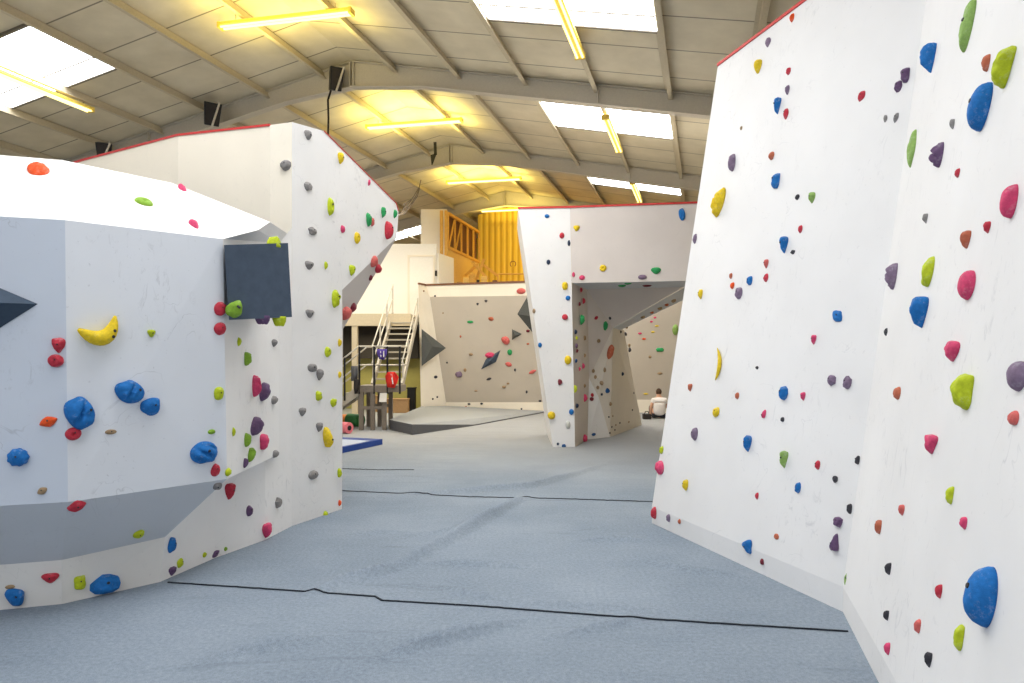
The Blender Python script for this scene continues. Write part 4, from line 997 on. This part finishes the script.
# ---- labels: look first, then what it is next to, then its rank on the wall
ORD = 'first second third fourth fifth sixth seventh eighth ninth tenth eleventh twelfth thirteenth fourteenth fifteenth sixteenth'.split()
NUM = 'zero one two three four five six seven eight nine ten eleven twelve thirteen fourteen fifteen sixteen seventeen eighteen'.split()
def look(h): return '%s %s %s' % (h['size'], h['col'], h['shape'])
def short(h): return '%s %s' % (h['col'], h['shape'])
from collections import defaultdict
walls = defaultdict(list)
for h in HOLDS: walls[h['wall']].append(h)
for wn_, hs in walls.items():
    on = {'ledge over the cave': 'on the ledge over the cave', 'back of the cave': 'at the back of the cave', 'worn panel in the cave': 'on the worn panel in the cave'}.get(wn_, 'on the '+wn_)
    bylook, bycol, byshort = defaultdict(list), defaultdict(list), defaultdict(list)
    for h in hs: bylook[look(h)].append(h); bycol[h['col']].append(h); byshort[short(h)].append(h)
    def ref(n):
        if len(bycol[n['col']]) == 1: return 'only %s hold' % n['col']
        if len(byshort[short(n)]) == 1: return '%s hold' % short(n)
        if len(bylook[look(n)]) == 1: return '%s hold' % look(n)
        return None
    def dirn(h, n):
        dx, dy = h['px']-n['px'], h['py']-n['py']
        return ('below' if dy > 0 else 'above') if abs(dy) >= abs(dx) else ('right of' if dx > 0 else 'left of')
    dist = lambda h, n: math.hypot(h['px']-n['px'], h['py']-n['py'])
    used = set()
    for h in hs:
        L = '%s hold %s' % (look(h), on); G = bylook[look(h)]
        if len(G) == 1: lab = L
        else:
            lab = None
            for n in sorted((x for x in hs if x is not h and x not in G), key=lambda x: dist(h, x)):
                if dist(h, n) > 90: break
                r = ref(n)
                if not r: continue
                dr_ = dirn(h, n)
                if min((x for x in G if dirn(x, n) == dr_), key=lambda x: dist(x, n)) is not h: continue
                one = sum(1 for x in G if dirn(x, n) == dr_ and dist(x, n) < 2.2*dist(h, n)) == 1
                c_ = '%s, %s %s the %s' % (L, ('just' if dist(h, n) < 26 else '') if one else 'nearest', dr_, r)
                c_ = c_.replace(' ,', ',').replace('  ', ' ')
                if len(c_.split()) <= 16 and c_ not in used: lab = c_; break
            if lab is None:
                S = sorted(G, key=lambda x: x['py']); k = S.index(h); n_ = len(S)
                if n_ == 2: lab = '%s, the %s of two' % (L, 'upper' if k == 0 else 'lower')
                elif k == 0: lab = '%s, highest of %s' % (L, NUM[n_])
                elif k == n_-1: lab = '%s, lowest of %s' % (L, NUM[n_])
                else: lab = '%s, %s highest of %s' % (L, ORD[k], NUM[n_])
        used.add(lab); h['o']['label'] = lab; h['o']['group'] = 'climbing holds'
print('HOLDS', len(HOLDS), 'labels', len({h['o']['label'] for h in HOLDS}), 'maxwords', max(len(h['o']['label'].split()) for h in HOLDS))
open('/tmp/labels.txt', 'w').write('\n'.join(h['o']['label'] for h in HOLDS)) if False else None
# ------------------------------------------------------------------ light
w = bpy.data.worlds.new('world'); SC.world = w; w.use_nodes = True
bg = w.node_tree.nodes['Background']; bg.inputs[0].default_value = (.86, .92, 1, 1); bg.inputs[1].default_value = 1.2
# front end left open for world light; the area lamps are added soft fill
lamp('roof_fill', (-2.6, 4.0, 6.7), 240, (.97, .98, 1), 5, (0, 0, BROT), 6)
lamp('roof_fill', (-1.6, 10.5, 6.4), 330, (1, .97, .92), 4, (0, 0, BROT), 6)
lamp('roof_fill', (1.5, 18.0, 6.0), 340, (1, .93, .82), 5, (0, 0, BROT), 6)
lamp('stair_fill', (-4.4, 19.0, 6.3), 230, (1, .92, .78), 2.5, (0, 0, 0), 3)  # added fill over the stairs, no fixture
lamp('under_stair_fill', (-4.6, 22.5, 2.6), 90, (1, .9, .6), 1.2, (0, 0, 0), 1)  # added to brighten the space under the mezzanine, no fixture
SC.view_settings.view_transform = 'Standard'; SC.view_settings.look = 'None'
SC.view_settings.exposure = -0.2
SC.cycles.use_denoising = True
SC.cycles.max_bounces = 6
